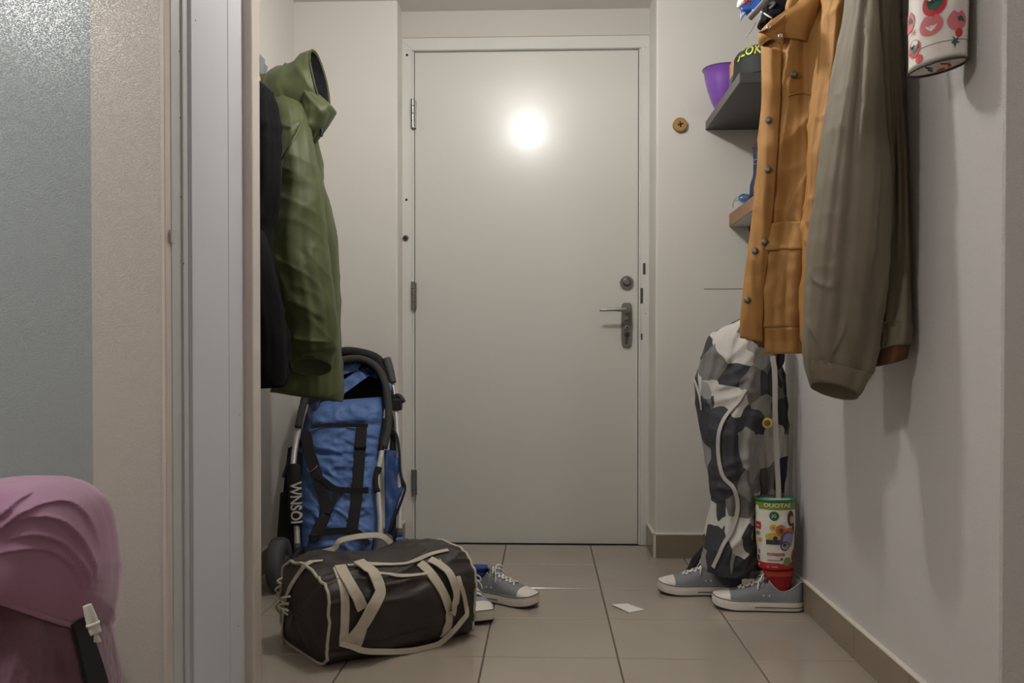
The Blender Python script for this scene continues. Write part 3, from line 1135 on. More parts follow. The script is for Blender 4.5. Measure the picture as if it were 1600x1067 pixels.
kc2 = Cloth([(512, 1373, 505, 1421, 1.965, .047), (532, 1370, 525, 1421, 1.965, .046), (548, 1367, 541, 1420, 1.965, .043)], nv=12, nt=72, amp=.003, fine=.001, seed=6.6, hem=0, hem_up=.05, sq=2.2, ftilt=(.010, 0.0))
kc2.obj('cuff', M_KHAKI, kj)
li2 = Cloth([(525, 1374, 520, 1418, 1.965, .038), (550, 1370, 545, 1419, 1.965, .039), (571, 1364, 556, 1417, 1.965, .036)], nv=12, nt=60, amp=.004, k=3, fine=.002, seed=7.6, sq=2.2)
li2.obj('lining', M_LINB, kj)
# yellow tag and wire loop at the hook
tg = thing('yellow_tag', W(1383, 8, 2.05), 'small yellow tag with a wire loop above the khaki jacket', 'tag')
v, f = boxv(-.014, .014, -.002, .002, -.02, .02, .001)
p = W(1382, 2, 2.04)
mk('tag_plate', [Vector((a.x * .8 + a.z * .5, a.y, a.z * .8 - a.x * .5)) + p for a in v], f, mat('yellow_plastic', (196, 172, 60), .4), tg, smooth=False)
tube('wire_loop', [W(1392, -14, 2.05), W(1398, 6, 2.05), W(1396, 24, 2.05), W(1388, 32, 2.05), W(1378, 22, 2.05), W(1376, 4, 2.05)], .0012, M_STEELD, tg, n=6, samples=26)

# ================================================================== bag, cap and plastic at the collar
wall_hook((XR, 2.50, 1.86), (-1, 0, 0), 'steel wall hook behind the black padded bib at the top')
bb = thing('black_bib', W(1210, 20, 2.30), 'black padded cloth with a white drawcord tucked above the ochre collar', 'cloth')
bl = Cloth([(-60, 1196, -80, 1262, 2.34, .05), (-20, 1196, -40, 1254, 2.33, .055), (5, 1194, -10, 1245, 2.31, .055), (25, 1190, 12, 1238, 2.29, .05), (38, 1184, 30, 1226, 2.27, .04), (46, 1190, 40, 1210, 2.27, .025)],
           nv=36, nt=60, amp=.006, k=2, fine=.002, seed=17.0, sq=2.3)
bl.obj('padded_body', M_NAVY, bb)
P_ = [W(1171, 28, 2.235), W(1180, 19, 2.225), W(1192, 6, 2.225), W(1206, -12, 2.23)]
tube('grey_binding', P_, .008, mat('grey_binding', (122, 124, 128), .7), bb, n=10, samples=16)
P_, N_ = bl.path([(1178, 16), (1190, 18), (1200, 26), (1206, 28)], 14, .004)
tube('drawcord', P_, .0018, M_LACE, bb, n=6)
tube('loose_cord', [W(1181, 35, 2.26), W(1176, 44, 2.25), W(1170, 52, 2.25), W(1166, 58, 2.25)], .0013, M_STEEL, bb, n=6, samples=12)
p, n_ = bl.at(1207, 9, .001)
disc('button', p, n_, .011, .003, M_BLACKR, bb, n=16)

pb_ = thing('plastic_bag', W(1170, 20, 2.36), 'blue and white plastic bag with red print at the top beside the jacket', 'bag')


def bag_fn(pts_a, pts_b, Y0, Y1, amp):
    def fn(u, v):
        A = cr(pts_a, 21)[int(round(u * 20))]
        B = cr(pts_b, 21)[int(round(u * 20))]
        q = np.array(A) + (np.array(B) - np.array(A)) * v
        return W(q[0], q[1], Y0 + (Y1 - Y0) * u + amp * math.sin(v * 5 + u * 3)), Vector((-.2, -1, 0)).normalized()
    return fn


patch('white_panel', bag_fn([(1168, -40), (1156, -10), (1151, 10)], [(1194, -40), (1182, -6), (1160, 13)], 2.36, 2.36, .004), mat('bag_white', (222, 222, 224), .35), pb_, 18, 14, .012)
patch('blue_panel', bag_fn([(1194, -42), (1176, 0), (1158, 12)], [(1214, -36), (1188, 14), (1166, 22)], 2.35, 2.35, .004), mat('bag_blue', (36, 92, 190), .3), pb_, 18, 14, .012)
patch('bag_corner', bag_fn([(1157, 14), (1164, 15), (1170, 14)], [(1157, 33), (1160, 28), (1167, 18)], 2.352, 2.352, .002), mat('bag_pale_blue', (150, 178, 214), .35), pb_, 10, 10, .004)
for (x, y), (x2, y2) in (((1163, 2), (1168, -6)), ((1166, 4), (1172, -5)), ((1161, 6), (1166, 5)), ((1169, 2), (1174, 1))):
    tube('red_print', [W(x, y, 2.352), W(x2, y2, 2.352)], .0018, flat('red', (196, 60, 48)), pb_, n=6)

# ================================================================== shelves on the right
def shelf(px0, pytop, pybot, y_near, X1, m, nm, label):
    a = W(px0, pybot, YBR)
    b_ = W(px0, pytop, YBR)
    t = thing(nm, (a.x, YBR, a.z), label, 'shelf')
    box('board', a.x, X1, y_near, YBR, a.z, b_.z, m, t, bevel=.0015)
    return t, a.x, a.z, b_.z


sh1, s1x, s1z0, s1z1 = shelf(1103, 190, 203.5, 2.87, XN, M_BLACKW, 'wall_shelf', 'black wall shelf carrying the purple bowl and the cap')
box('edge_strip', s1x - .0015, s1x, 2.872, YBR, s1z0 + .001, s1z1 - .001, mat('grey_edge_banding', (92, 90, 88), .5), sh1)
sh2, s2x, s2z0, s2z1 = shelf(1141, 335, 354, 3.02, XN, mat('white_shelf_board', (214, 210, 202), .5), 'wall_shelf', 'narrow wall shelf with a brown wooden edge below the black one')
box('wooden_edge', s2x - .004, s2x, 3.02, YBR, s2z0, s2z1, M_WOODB, sh2)
box('bracket', s2x + .07, s2x + .10, 3.25, YBR, s2z0 - .02, s2z0, M_BLACKR, sh2, bevel=.002)

# bowl
bc = W(1132, 170, 3.29)
bc.z = s1z1
pr = [(.0005, 0), (.034, 0), (.036, .004), (.048, .03), (.060, .065), (.069, .10), (.0745, .138), (.079, .141), (.078, .145), (.072, .143), (.066, .10), (.055, .055), (.034, .010), (.0005, .008)]
v, f = lathev(pr, 48, bc)
bowl = thing('mixing_bowl', bc, 'deep purple plastic bowl on the black wall shelf', 'bowl')
mk('bowl_body', v, f, M_PURPLE, bowl)
v, f = tubev([bc + Vector((.0775 * math.cos(2 * math.pi * k / 48), .0775 * math.sin(2 * math.pi * k / 48), .143)) for k in range(48)], .0028, 8, False, closed=True)
mk('bowl_rim', v, f, mat('dark_purple_rim', (82, 44, 128), .35), bowl)

# tan box between bowl and cap
q = W(1146, 130, 3.12)
tb = thing('small_box', (q.x, 3.12, s1z1), 'small tan and grey carton behind the black cap', 'box')
box('carton', q.x - .008, q.x + .06, 3.09, 3.15, s1z1, W(1146, 97, 3.12).z, mat('tan_card', (190, 150, 96), .6), tb, bevel=.002)
box('carton_band', q.x - .009, q.x + .061, 3.089, 3.151, s1z1 + .001, W(1146, 121, 3.12).z, mat('grey_card', (92, 92, 100), .6), tb, bevel=.001)

# baseball cap
cc = Vector((W(1143, 120, 3.0).x + .088, 2.975, s1z1))
cap = thing('baseball_cap', cc, 'black baseball cap with yellow-green lettering on the black shelf', 'cap')


def cap_pt(a, t):
    # a azimuth, t 0 base .. 1 crown
    r = .088 * (1 - .10 * t - .9 * max(0, (t - .45) / .55) ** 2.4)
    z = .118 * (1 - (1 - t) ** 1.35) + .0
    return cc + Vector((r * math.cos(a), r * math.sin(a) * 1.08, z))


rings = [[cap_pt(2 * math.pi * k / 40, t / 12) for k in range(40)] for t in range(13)]
v, f = loftv(rings, True, True)
mk('crown', v, f, mat('cap_black', (34, 37, 36), .75, weave=.4), cap)
rings = [[cc + (cap_pt(2 * math.pi * k / 40, t / 12) - cc) * 1.012 for k in range(40)] for t in range(6, 11)]
v, f = loftv(rings)
mk('crown_panel', v, f, mat('cap_green', (30, 52, 52), .7), cap)
v, f = discv(cc + Vector((0, 0, .117)), (0, 0, 1), .006, .004, 12)
mk('crown_button', v, f, M_BLACKC, cap)
v, f = tubev([cc + Vector((.0885 * math.cos(2 * math.pi * k / 40), .0885 * 1.08 * math.sin(2 * math.pi * k / 40), .008)) for k in range(40)], .0015, 6, False, closed=True)
mk('sweatband_seam', v, f, M_BLACKR, cap)
tv, tf = textv('JLOK', .037, 0, .0006)
a0 = math.radians(231)
out = []
for p in tv:
    a = a0 + p.x / .088
    t = .56 + p.y / .105
    q = cap_pt(a, t)
    n_ = (q - cc - Vector((0, 0, .03))).normalized()
    out.append(q + n_ * .0035)
mk('lettering', out, tf, flat('lime', (196, 200, 72)), cap, smooth=False)
# brim to the right, behind the jacket
rings = []
for k in range(13):
    a = math.radians(-40 + 80 * k / 12)
    rings.append([cc + Vector((math.cos(a) * r, math.sin(a) * .085, .006 + .002 * s)) for r, s in ((.07, 0), (.14, 0), (.142, 1), (.14, 2), (.07, 2))])
v, f = loftv(rings, True, True)
mk('brim', v, f, M_BLACKC, cap)

# things on the lower shelf
q = W(1181, 300, 3.12)
nb = thing('navy_pouch', (q.x, 3.12, s2z1), 'dark navy cloth pouch with pale piping standing on the lower shelf', 'pouch')
zt = W(1180, 224, 3.12).z
xx = W(1171, 300, 3.12).x
keys = []
rings = []
for i in range(14):
    t = i / 13
    w = .045 * (1 - .15 * t) + .004 * math.sin(9 * t)
    d = .03 * (1 - .5 * t)
    cx = xx + .047 + .010 * t
    rings.append([Vector((cx + w * math.copysign(abs(math.cos(a)) ** .7, math.cos(a)) + .003 * nz(math.cos(a) * 2, math.sin(a) * 2, t * 6), 3.12 + d * math.sin(a), s2z1 + (zt - s2z1) * t)) for a in [2 * math.pi * k / 28 for k in range(28)]])
v, f = loftv(rings, True, True)
mk('pouch_body', v, f, M_NAVYC, nb)
for t, c_, th in ((.98, (120, 36, 44), .006), (.72, (150, 168, 190), .002), (.62, (150, 168, 190), .002)):
    i = int(t * 13)
    v, f = tubev([p + (p - Vector((xx + .05, 3.12, p.z))) * .03 for p in rings[i]], th / 2, 6, False, closed=True)
    mk('piping', v, f, flat('pip%d' % int(t * 100), c_), nb)
sg = thing('sunglasses', W(1162, 322, 3.3), 'folded glasses with blue lenses lying on the lower shelf', 'glasses')
gz = s2z1
gx = W(1160, 320, 3.22).x
for dx in (0.0, .05):
    ringp = [Vector((gx + .008 + dx + .022 * math.cos(a), 3.22, gz + .019 + .016 * math.sin(a))) for a in [2 * math.pi * k / 20 for k in range(20)]]
    v, f = tubev(ringp, .0025, 6, False, closed=True)
    fr_ = mk('rim', v, f, mat('pale_blue_frame', (140, 162, 190), .3), sg)
    v, f = loftv([ringp, [p + Vector((0, .001, 0)) for p in ringp]], True, True)
    mk('lens', v, f, mat('blue_lens', (86, 112, 150), .15), sg)
tube('temple', [Vector((gx - .014, 3.22, gz + .026)), Vector((gx - .02, 3.27, gz + .02)), Vector((gx - .01, 3.33, gz + .006))], .002, M_CHROME, sg, n=6, samples=10)
tube('temple', [Vector((gx + .03, 3.22, gz + .022)), Vector((gx + .02, 3.26, gz + .02)), Vector((gx - .016, 3.29, gz + .022))], .002, M_CHROME, sg, n=6, samples=10)

# wooden knob and seam on the pier
q = W(1062, 196, YBR)
kn = thing('wooden_knob', q, 'round brown wooden wall knob with a dark cross slot', 'knob')
disc('knob_body', q, (0, -1, 0), .0275, .018, M_WOOD, kn, n=36, dome=.0)
for d in ((1, 0, .25), (-.2, 0, 1)):
    d = Vector(d).normalized()
    c_ = q + Vector((0, -.0182, 0))
    v, f = tubev([c_ - d * .011, c_ + d * .011], .0028, 6, flatr=.0012, up=(0, 1, 0))
    mk('cross_slot', v, f, M_GAP, kn)
a, b_ = W(1100, 452, YBR), W(1190, 449, YBR)
sm = struct(box('trim_7', a.x, b_.x, YBR - .0012, YBR, a.z, a.z + .003, mat('seam_grey', (150, 148, 142), .7)))

# ================================================================== hanging printed bag at the top right
hb = thing('hanging_bag', (0.74, 1.72, W(1455, 110, 1.72).z), 'white oilcloth bag printed with pink lips and tomatoes on the right wall', 'bag')
z0 = hb.location.z + .006
R0 = .0515
HC = Vector((.742, 1.72, 0))


def hb_r(t):
    return R0 * (1 + .02 * t) if t > .12 else R0 * (.955 + .07 * t / .12 * .9)


def hb_pt(a, t, off=0.0):
    # gently crumpled cylinder; t along height 0..1 over 0.24 m
    lean = Vector((.004 * t, 0, 0))
    r = R0 * (.985 + .05 * t) + .0015 * nz(math.cos(a) * 2, math.sin(a) * 2, t * 5) + off
    return HC + lean + Vector((r * math.cos(a), r * math.sin(a), z0 + .30 * t + .010 * math.cos(a) * (1 - t) * .9))


rings = [[hb_pt(2 * math.pi * k / 60, i / 30) for k in range(60)] for i in range(31)]
c0 = [HC + (p - HC) * 1 for p in rings[0]]
inn = []
for s, dz in ((.97, .002), (.5, .004)):
    ring0 = rings[0]
    cm = sum(ring0, Vector()) / 60
    inn.append([cm + (p - cm) * s + Vector((0, 0, dz)) for p in ring0])
v, f = loftv(list(reversed(inn)) + rings, True, True)
mk('bag_body', v, f, M_BAGW, hb)
v, f = tubev([p + Vector((0, 0, -.001)) for p in rings[0]], .0022, 6, False, closed=True)
mk('bottom_piping', v, f, mat('dark_piping', (70, 62, 60), .6), hb)
v, f = tubev([hb_pt(2 * math.pi * k / 60, .11, .0003) for k in range(60)], .001, 6, False, closed=True)
mk('stitch_seam', v, f, mat('seam_taupe', (170, 160, 152), .6), hb)  # stitching in a greyer tone than the oilcloth
tube('hanging_loop', [hb_pt(0, 1.0), hb_pt(0, 1.0) + Vector((-.02, 0, .05)), hb_pt(math.pi, 1.0) + Vector((.045, 0, .07)), hb_pt(math.pi, 1.0)], .003, M_LACE, hb, n=6, samples=20)
wall_hook((XR, 1.72, 1.76), (-1, 0, 0), 'steel wall hook carrying the printed bag', out=.04)


def decal(name, shape, a0, t0, m, par, off=.0012, ptfn=hb_pt, s=1.0, hscale=.30, rad=R0):
    """flat print laid on the bag: shape = list of 2-D points (metres), fan-filled in rings"""
    rings_ = []
    n_ = len(shape)
    cx = sum(p[0] for p in shape) / n_
    cy = sum(p[1] for p in shape) / n_
    for k in (1.0, .66, .33, .02):
        rings_.append([ptfn(a0 + (cx + (x - cx) * k) * s / rad, t0 + (cy + (y - cy) * k) * s / hscale, off) for x, y in shape])
    v_, f_ = loftv(rings_, False, False)
    return mk(name, v_, f_, m, par)


def ell(rx, ry, n_=24, cx=0, cy=0, rot=0):
    o_ = []
    for k in range(n_):
        t = 2 * math.pi * k / n_
        x, y = rx * math.cos(t), ry * math.sin(t)
        o_.append((cx + x * math.cos(rot) - y * math.sin(rot), cy + x * math.sin(rot) + y * math.cos(rot)))
    return o_


lips = []
for k in range(40):
    t = 2 * math.pi * k / 40
    x = .021 * math.cos(t)
    y = .019 * math.sin(t)
    if y > 0:
        y *= (.72 + .45 * min(1, abs(x) / .010)) if abs(x) < .010 else 1.17 - .25 * (abs(x) - .010) / .011
    lips.append((x, y * 1.0))
smile = [(-.010, .004), (-.005, .002), (0, .003), (.005, .002), (.011, .004), (.006, -.004), (.001, -.008), (-.005, -.003)]
PINKL = flat('lip_pink', (206, 112, 118))
REDT = flat('tomato_red', (196, 44, 56))
GRNT = flat('leaf_green', (56, 92, 76))
WHT = flat('white', (226, 220, 210))
AF = math.atan2(-1.72, -.742)     # azimuth facing the camera


def bag_xy(px, py):
    """azimuth and height of a print whose place in the photo is known"""
    best = None
    for ia in range(-45, 46):
        for it in range(0, 41):
            a = AF + math.radians(ia * 2)
            t = it / 40
            x, y = proj(hb_pt(a, t))
            d = (x - px) ** 2 + (y - py) ** 2
            if best is None or d < best[0]:
                best = (d, a, t)
    return best[1], best[2]


a, t = bag_xy(1455, 43)
decal('lips_print', lips, a, t, PINKL, hb, s=.98)
decal('smile_print', smile, a, t - .012, WHT, hb, off=.0018)
for px, py in ((1422, 38), (1496, 30)):
    a, t = bag_xy(px, py)
    decal('lips_print', lips, a, t, PINKL, hb, s=.95)
    decal('leaf_print', [(-.008, .004), (0, .008), (.006, .003), (.009, -.006), (.002, -.002), (-.004, -.004)], a + .12, t + .004, GRNT, hb, off=.0018)
for px, py, sc_ in ((1430, 78, 1.0), (1460, 3, 1.35), (1498, 52, .5), (1436, 92, .5)):
    a, t = bag_xy(px, py)
    decal('tomato_print', ell(.0155, .0165), a, t, REDT, hb, s=sc_)
    if sc_ >= 1:
        decal('tomato_highlight', ell(.009, .006), a + .02, t + .030 * sc_, WHT, hb, off=.0017, s=sc_)
        decal('leaf_print', [(-.012, .006), (-.006, .003), (0, .007), (.006, .002), (.012, .007), (.010, -.003), (.002, -.010), (-.007, -.007)], a, t + .004, GRNT, hb, off=.002, s=sc_)
a, t = bag_xy(1493, 66)
decal('leaf_print', [(-.006, .010), (0, .004), (.007, .008), (.004, 0), (.009, -.004), (.002, -.004), (0, -.013), (-.003, -.004), (-.009, -.002), (-.003, .002)], a, t, GRNT, hb, off=.0015)
cb = sum(inn[0], Vector()) / 60
for k, (dx, dy, ang, m_) in enumerate(((-.02, -.01, .4, GRNT), (.005, -.02, .1, REDT), (.022, .0, 1.2, REDT), (-.008, .012, .7, GRNT), (.014, .018, 2.0, REDT))):
    d_ = Vector((math.cos(ang), math.sin(ang), 0)) * .009
    q_ = cb + Vector((dx, dy, -.0035 + .010 * dx / R0))
    v, f = tubev([q_ - d_, q_, q_ + d_], [.001, .004, .001], 8, flatr=.0015, up=(0, 0, 1))
    mk('base_print', v, f, m_, hb)
tv, tf = textv('FE', .014)
a, t = bag_xy(1427, 52)
mk('print_lettering', [hb_pt(a + p.x / R0, t + p.y / .30, .0014) for p in tv], tf, flat('orange_red', (204, 82, 48)), hb, smooth=False)
# ================================================================== camouflage trousers
TY = 2.86
wall_hook((XR, 2.86, 1.16), (-1, 0, 0), 'steel wall hook from which the camouflage trousers hang')
ct = thing('camouflage_trousers', W(1145, 900, TY), 'grey camouflage trousers hanging over a grey sneaker on the right', 'trousers')
leg1 = Cloth([(455, 1196, 450, 1218, 2.88, .02), (490, 1168, 480, 1216, 2.88, .04), (507, 1142, 500, 1215, TY, .06), (517, 1120, 520, 1214, TY, .075), (535, 1106, 540, 1213, TY, .085), (565, 1096, 565, 1213, TY, .09),
              (595, 1088, 595, 1212, TY, .095), (630, 1092, 630, 1204, TY - .01, .095), (665, 1096, 665, 1195, TY - .02, .095), (700, 1100, 700, 1187, TY - .02, .095), (740, 1107, 740, 1184, TY - .02, .09), (775, 1112, 775, 1183, TY - .02, .085), (810, 1108, 810, 1184, TY - .02, .085),
              (850, 1101, 850, 1186, TY - .03, .085), (878, 1096, 880, 1187, TY - .03, .085), (888, 1100, 898, 1180, TY - .03, .078)],
             nv=170, nt=150, amp=.020, k=2.0, zk=2.5, fine=.004, fk=13, seed=44.0, sq=2.2, ampf=lambda t: 1,
             wr=((.009, 4, 11, .6, 3.0), (.007, 5, 14, -.5, 9.0)), arcs=(([(1180, 560), (1168, 600), (1150, 640), (1130, 665)], .012, 14), ([(1110, 610), (1130, 606), (1150, 600), (1165, 590)], .008, 8), ([(1120, 760), (1140, 765), (1160, 775), (1175, 790)], .012, 12), ([(1175, 800), (1160, 830), (1145, 855), (1130, 880)], .012, 14), ([(1185, 850), (1170, 860), (1155, 878), (1150, 890)], .010, 10)))
leg1.obj('trouser_leg', M_CAMO, ct)
hip = leg1
leg2 = Cloth([(530, 1175, 530, 1214, TY + .05, .05), (560, 1160, 560, 1219, TY + .05, .06), (600, 1150, 600, 1225, TY + .05, .07), (680, 1160, 680, 1227, TY + .05, .075), (760, 1172, 760, 1224, TY + .05, .075), (830, 1176, 830, 1222, TY + .05, .07), (875, 1178, 875, 1220, TY + .05, .065)],
             nv=110, nt=110, amp=.018, k=2, zk=3, fine=.004, fk=14, seed=47.0, sq=2.2, ampf=lambda t: 1, wr=((.009, 4, 11, .5, 5.0),))
leg2.obj('trouser_leg', M_CAMO, ct)
M_TAPE = mat('pale_grey_tape', (176, 173, 167), .75, weave=.3)
P_, N_ = leg1.path([(1166, 610), (1150, 635), (1133, 655), (1124, 680), (1124, 715), (1132, 745), (1150, 770), (1152, 800), (1142, 830), (1128, 860), (1116, 886)], 60, .006)
ribbon('seam_tape', P_, N_, .0125, M_TAPE, ct, .003)
P_, N_ = hip.path([(1086, 592), (1091, 605), (1096, 622), (1098, 640)], 14, .004)
ribbon('pocket_edge', P_, N_, .008, M_TAPE, ct, .003)
P_, N_ = leg2.path([(1209, 600), (1211, 660), (1212, 700), (1216, 760), (1217, 778)], 30, .012)
ribbon('hanging_strap', [W(1207, 556, 2.77), W(1210, 575, 2.77), W(1211, 600, 2.77), W(1211, 640, 2.775), W(1213, 700, 2.78), W(1216, 760, 2.785), W(1217, 800, 2.79)], [(0, -1, 0)] * 7, .016, M_TAPE, ct, .003)
tube('black_strap', [W(1212, 545, 2.84), W(1220, 552, 2.83), W(1219, 566, 2.83), W(1212, 574, 2.84)], .012, M_BLACKC, ct, n=10, samples=14)
p, n_ = leg1.at(1186, 660, .01)
p = W(1199, 661, 2.765)
bt = disc('round_badge', p, (-.25, -1, .1), .0165, .007, mat('yellow_badge', (176, 164, 62), .45), ct, n=28)
disc('badge_face', p + Vector((-.25, -1, .1)).normalized() * .0075, (-.25, -1, .1), .0095, .0012, mat('badge_brown', (96, 72, 40), .5), bt, n=20)

# ================================================================== sneakers
def sneaker(name, label, group):
    """one low canvas sneaker, heel at x=0, toe at x=L, base z=0"""
    t = thing(name, (0, 0, 0), label, 'shoe', group)
    L = .272
    st = [0, .012, .04, .09, .14, .18, .215, .245, .262, .272]
    hw = [.016, .026, .0325, .0335, .035, .0415, .0455, .041, .028, .010]
    yc = [0, 0, .001, .003, .004, .003, .001, -.003, -.005, -.005]

    def width(x):
        return float(np.interp(x, st, hw)), float(np.interp(x, st, yc))

    def spring(x):
        return .010 * max(0, (x - .19) / .08) ** 2
    N = 72
    outl = []
    half = []
    for k in range(N // 2 + 1):
        a = math.pi * k / (N // 2)
        x = L / 2 - L / 2 * math.cos(a)
        half.append(x)
    smooth_w = []
    for x in half:
        e = min(x, L - x) / L
        w, c = width(x)
        endr = math.sqrt(max(0.0, 1 - (1 - min(1, min(x, L - x) / .03)) ** 2))
        w0, _ = width(min(max(x, .03), L - .03))
        w = (w0 if (x < .03 or x > L - .03) else w) * (endr if endr < 1 else 1)
        smooth_w.append((x, w, c))
    up_ = [(x, c + w) for x, w, c in smooth_w]
    dn_ = [(x, c - w) for x, w, c in reversed(smooth_w[1:-1])]
    outl = up_ + dn_

    def ringz(z, s, zs=1.0):
        cx, cy = L / 2, 0.002
        o_ = []
        for x, y in outl:
            o_.append(Vector((cx + (x - cx) * (1 + s / (L / 2)), cy + (y - cy) * (1 + s / .04), z + spring(x))))
        return o_
    v, f = loftv([ringz(0, -.003), ringz(.001, -.0005), ringz(.005, 0), ringz(.0055, -.001)], True, True)
    mk('outsole', v, f, M_SOLE, t, local=True, autosmooth=40)
    v, f = loftv([ringz(.0045, .0), ringz(.010, .0012), ringz(.022, .0010), ringz(.031, .0004), ringz(.034, -.0015), ringz(.033, -.010)], True, True)
    fx = mk('foxing', v, f, M_RUB, t, local=True, autosmooth=50)
    v, f = tubev(ringz(.0325, .0006), .0011, 6, False, closed=True)
    mk('upper_stripe', v, f, M_STRIPE, fx, local=True)
    rr = ringz(.0145, .0017)
    n_ = len(rr)
    seg = [i for i in range(n_) if rr[i].x < .155]
    first = [i for i in range(n_ // 2) if rr[i].x < .155]
    second = [i for i in range(n_ // 2, n_) if rr[i].x < .155]
    pth = [rr[i] for i in reversed(first)] + [rr[i] for i in reversed(second)]
    v, f = tubev(pth, .0013, 6)
    mk('side_stripe', v, f, M_STRIPE, fx, local=True)
    # upper: cross sections along the length
    xs_ = [.001, .004, .010, .02, .032, .045, .06, .075, .09, .10, .106, .112, .12, .135, .15, .165, .18, .195, .208, .2185, .22, .228, .238, .248, .256, .263, .268]
    top = lambda x: float(np.interp(x, [0, .10, .112, .15, .19, .22, .245, .262, .27], [.088, .098, .094, .078, .065, .057, .050, .044, .036]))
    collar = lambda x: float(np.interp(x, [0, .01, .03, .055, .08, .095, .106], [.088, .089, .076, .060, .064, .080, .094]))
    M_ = 15   # points on one half, outer first then inner
    secs = []
    for x in xs_:
        e_h = math.sqrt(max(0, 1 - (1 - min(1, x / .03)) ** 2))
        e_t = math.sqrt(max(0, 1 - (1 - min(1, (L - x) / .045)) ** 2))
        w0, c = width(min(max(x, .03), L - .04))
        w, c1 = width(x)
        c = c1
        wb = (w0 if (x < .03 or x > L - .04) else w) * min(1, e_h, e_t) * .97
        zb = .030 + spring(x)
        halfp = []
        if x < .108:
            hgt = collar(x)
            n_out = 9
            for k in range(n_out):
                s = k / (n_out - 1)
                lean = 1 - .26 * s ** 1.6
                halfp.append((wb * lean, zb + (hgt - zb) * s))
            n_in = M_ - n_out
            wi = wb * .74 - .004
            for k in range(1, n_in + 1):
                s = k / n_in
                if s < .5:
                    halfp.append((max(wi, .002) * (1 - .02 * s), hgt - (hgt - .04) * (s / .5) * .9))
                else:
                    halfp.append((max(wi, .002) * (1 - (s - .5) / .5), .044))
        else:
            hgt = top(x)
            for k in range(M_):
                a = k / (M_ - 1) * math.pi / 2
                halfp.append((wb * math.cos(a) ** .75 if k < M_ - 1 else 0.0, zb + (hgt - zb) * math.sin(a) ** .82))
        secs.append([Vector((x, c + y, z)) for y, z in halfp] + [Vector((x, c - y, z)) for y, z in reversed(halfp[:-1])])
    n_ = len(secs[0])
    V = [p for s in secs for p in s]
    Fo, Fi, Ft = [], [], []
    for i in range(len(secs) - 1):
        for k in range(n_ - 1):
            q = [i * n_ + k, i * n_ + k + 1, (i + 1) * n_ + k + 1, (i + 1) * n_ + k]
            inner = (8 <= k < n_ - 1 - 8) and xs_[i] < .1085 and xs_[i + 1] < .1085
            if inner:
                Fi.append(q)
            elif xs_[i] >= .219:
                Ft.append(q)
            else:
                Fo.append(q)
    Fo.append([k for k in range(n_)])

    def sub(fs):
        used = sorted({i for q in fs for i in q})
        mp = {a: b for b, a in enumerate(used)}
        return [V[i] for i in used], [[mp[i] for i in q] for q in fs]
    v, f = sub(Fo)
    up = mk('upper', v, f, M_SHOE, t, local=True)
    v, f = sub(Ft)
    v = [Vector((p.x + .0006, p.y * 1.02, p.z + .0008)) for p in v]
    mk('toe_cap', v, f, M_RUB, t, local=True)
    v, f = sub(Fi)
    mk('lining', v, f, M_SHOEIN, t, local=True)
    # heel strip, collar binding
    cpts = [secs[i][8] for i in range(len(xs_)) if xs_[i] < .108]
    cpts2 = [secs[i][n_ - 1 - 8] for i in range(len(xs_)) if xs_[i] < .108]
    v, f = tubev(list(reversed(cpts)) + cpts2, .0016, 6)
    mk('collar_binding', v, f, mat('pale_binding', (176, 176, 174), .8), up, local=True)
    # tongue
    rings_ = []
    for k in range(9):
        s = k / 8
        x = .150 - .052 * s
        z = top(.150) - .004 + (.112 - top(.150)) * s
        w = .014 + .007 * s
        rings_.append([Vector((x + dx, .003 + yy * w, z + (1 - yy * yy) * .006 + dz)) for yy, dx, dz in ((-1, 0, 0), (-.5, 0, 0), (0, 0, 0), (.5, 0, 0), (1, 0, 0), (.5, .003, -.003), (0, .003, -.003), (-.5, .003, -.003))])
    v, f = loftv(rings_, True, True)
    mk('tongue', v, f, M_SHOE, t, local=True)
    # laces: crossed rows over the throat
    rows = 6
    for k in range(rows):
        x = .120 + .0135 * k
        for s in (-1, 1):
            pth = []
            for q in range(7):
                u = -1 + 2 * q / 6
                xx_ = x + .0065 * u * s
                wdt = .0155
                zz_ = top(xx_) - .0045 * u * u + .0055 - .0022 * (1 if (k + (s > 0)) % 2 else 0)
                pth.append(Vector((xx_, .003 + u * wdt, zz_)))
            v, f = tubev([Vector(p) for p in cr(pth, 13)], .0036, 6, flatr=.0018)
            mk('lace', v, f, M_LACE, t, local=True)
        for s in (-1, 1):
            zz_ = top(x) - .0085
            v, f = discv((x, .003 + s * .0195, zz_ + .0015), (0, s * .7, .7), .0026, .0014, 10)
            mk('eyelet', v, f, M_LACE, t, local=True)
    for s in (-1, 1):
        pth = [(.118, .003, .103), (.120, .003 + s * .014, .112), (.128, .003 + s * .030, .106), (.130, .003 + s * .034, .094), (.122, .003 + s * .022, .095), (.117, .004, .102)]
        v, f = tubev([Vector(p) for p in cr(pth, 22)], .0023, 6)
        mk('lace_bow', v, f, M_LACE, t, local=True)
        pth = [(.118, .003, .103), (.128, .003 + s * .016, .100), (.138, .003 + s * .030, .086), (.140, .003 + s * .036, .070)]
        v, f = tubev([Vector(p) for p in cr(pth, 16)], .0020, 6)
        mk('lace_end', v, f, M_LACE, t, local=True)
    # vent eyelets on the side
    for s in (-1, 1):
        for x in (.105, .122):
            w, c = width(x)
            v, f = discv((x, c + s * w * .945, .050), (0, s, .12), .0026, .0016, 12)
            mk('vent_eyelet', v, f, M_RUB, up, local=True)
    return t


def put(o, toe, heel):
    d = Vector((toe[0] - heel[0], toe[1] - heel[1], 0))
    d.normalize()
    o.location = (toe[0] - d.x * .272, toe[1] - d.y * .272, 0)
    o.rotation_euler = (0, 0, math.atan2(d.y, d.x))


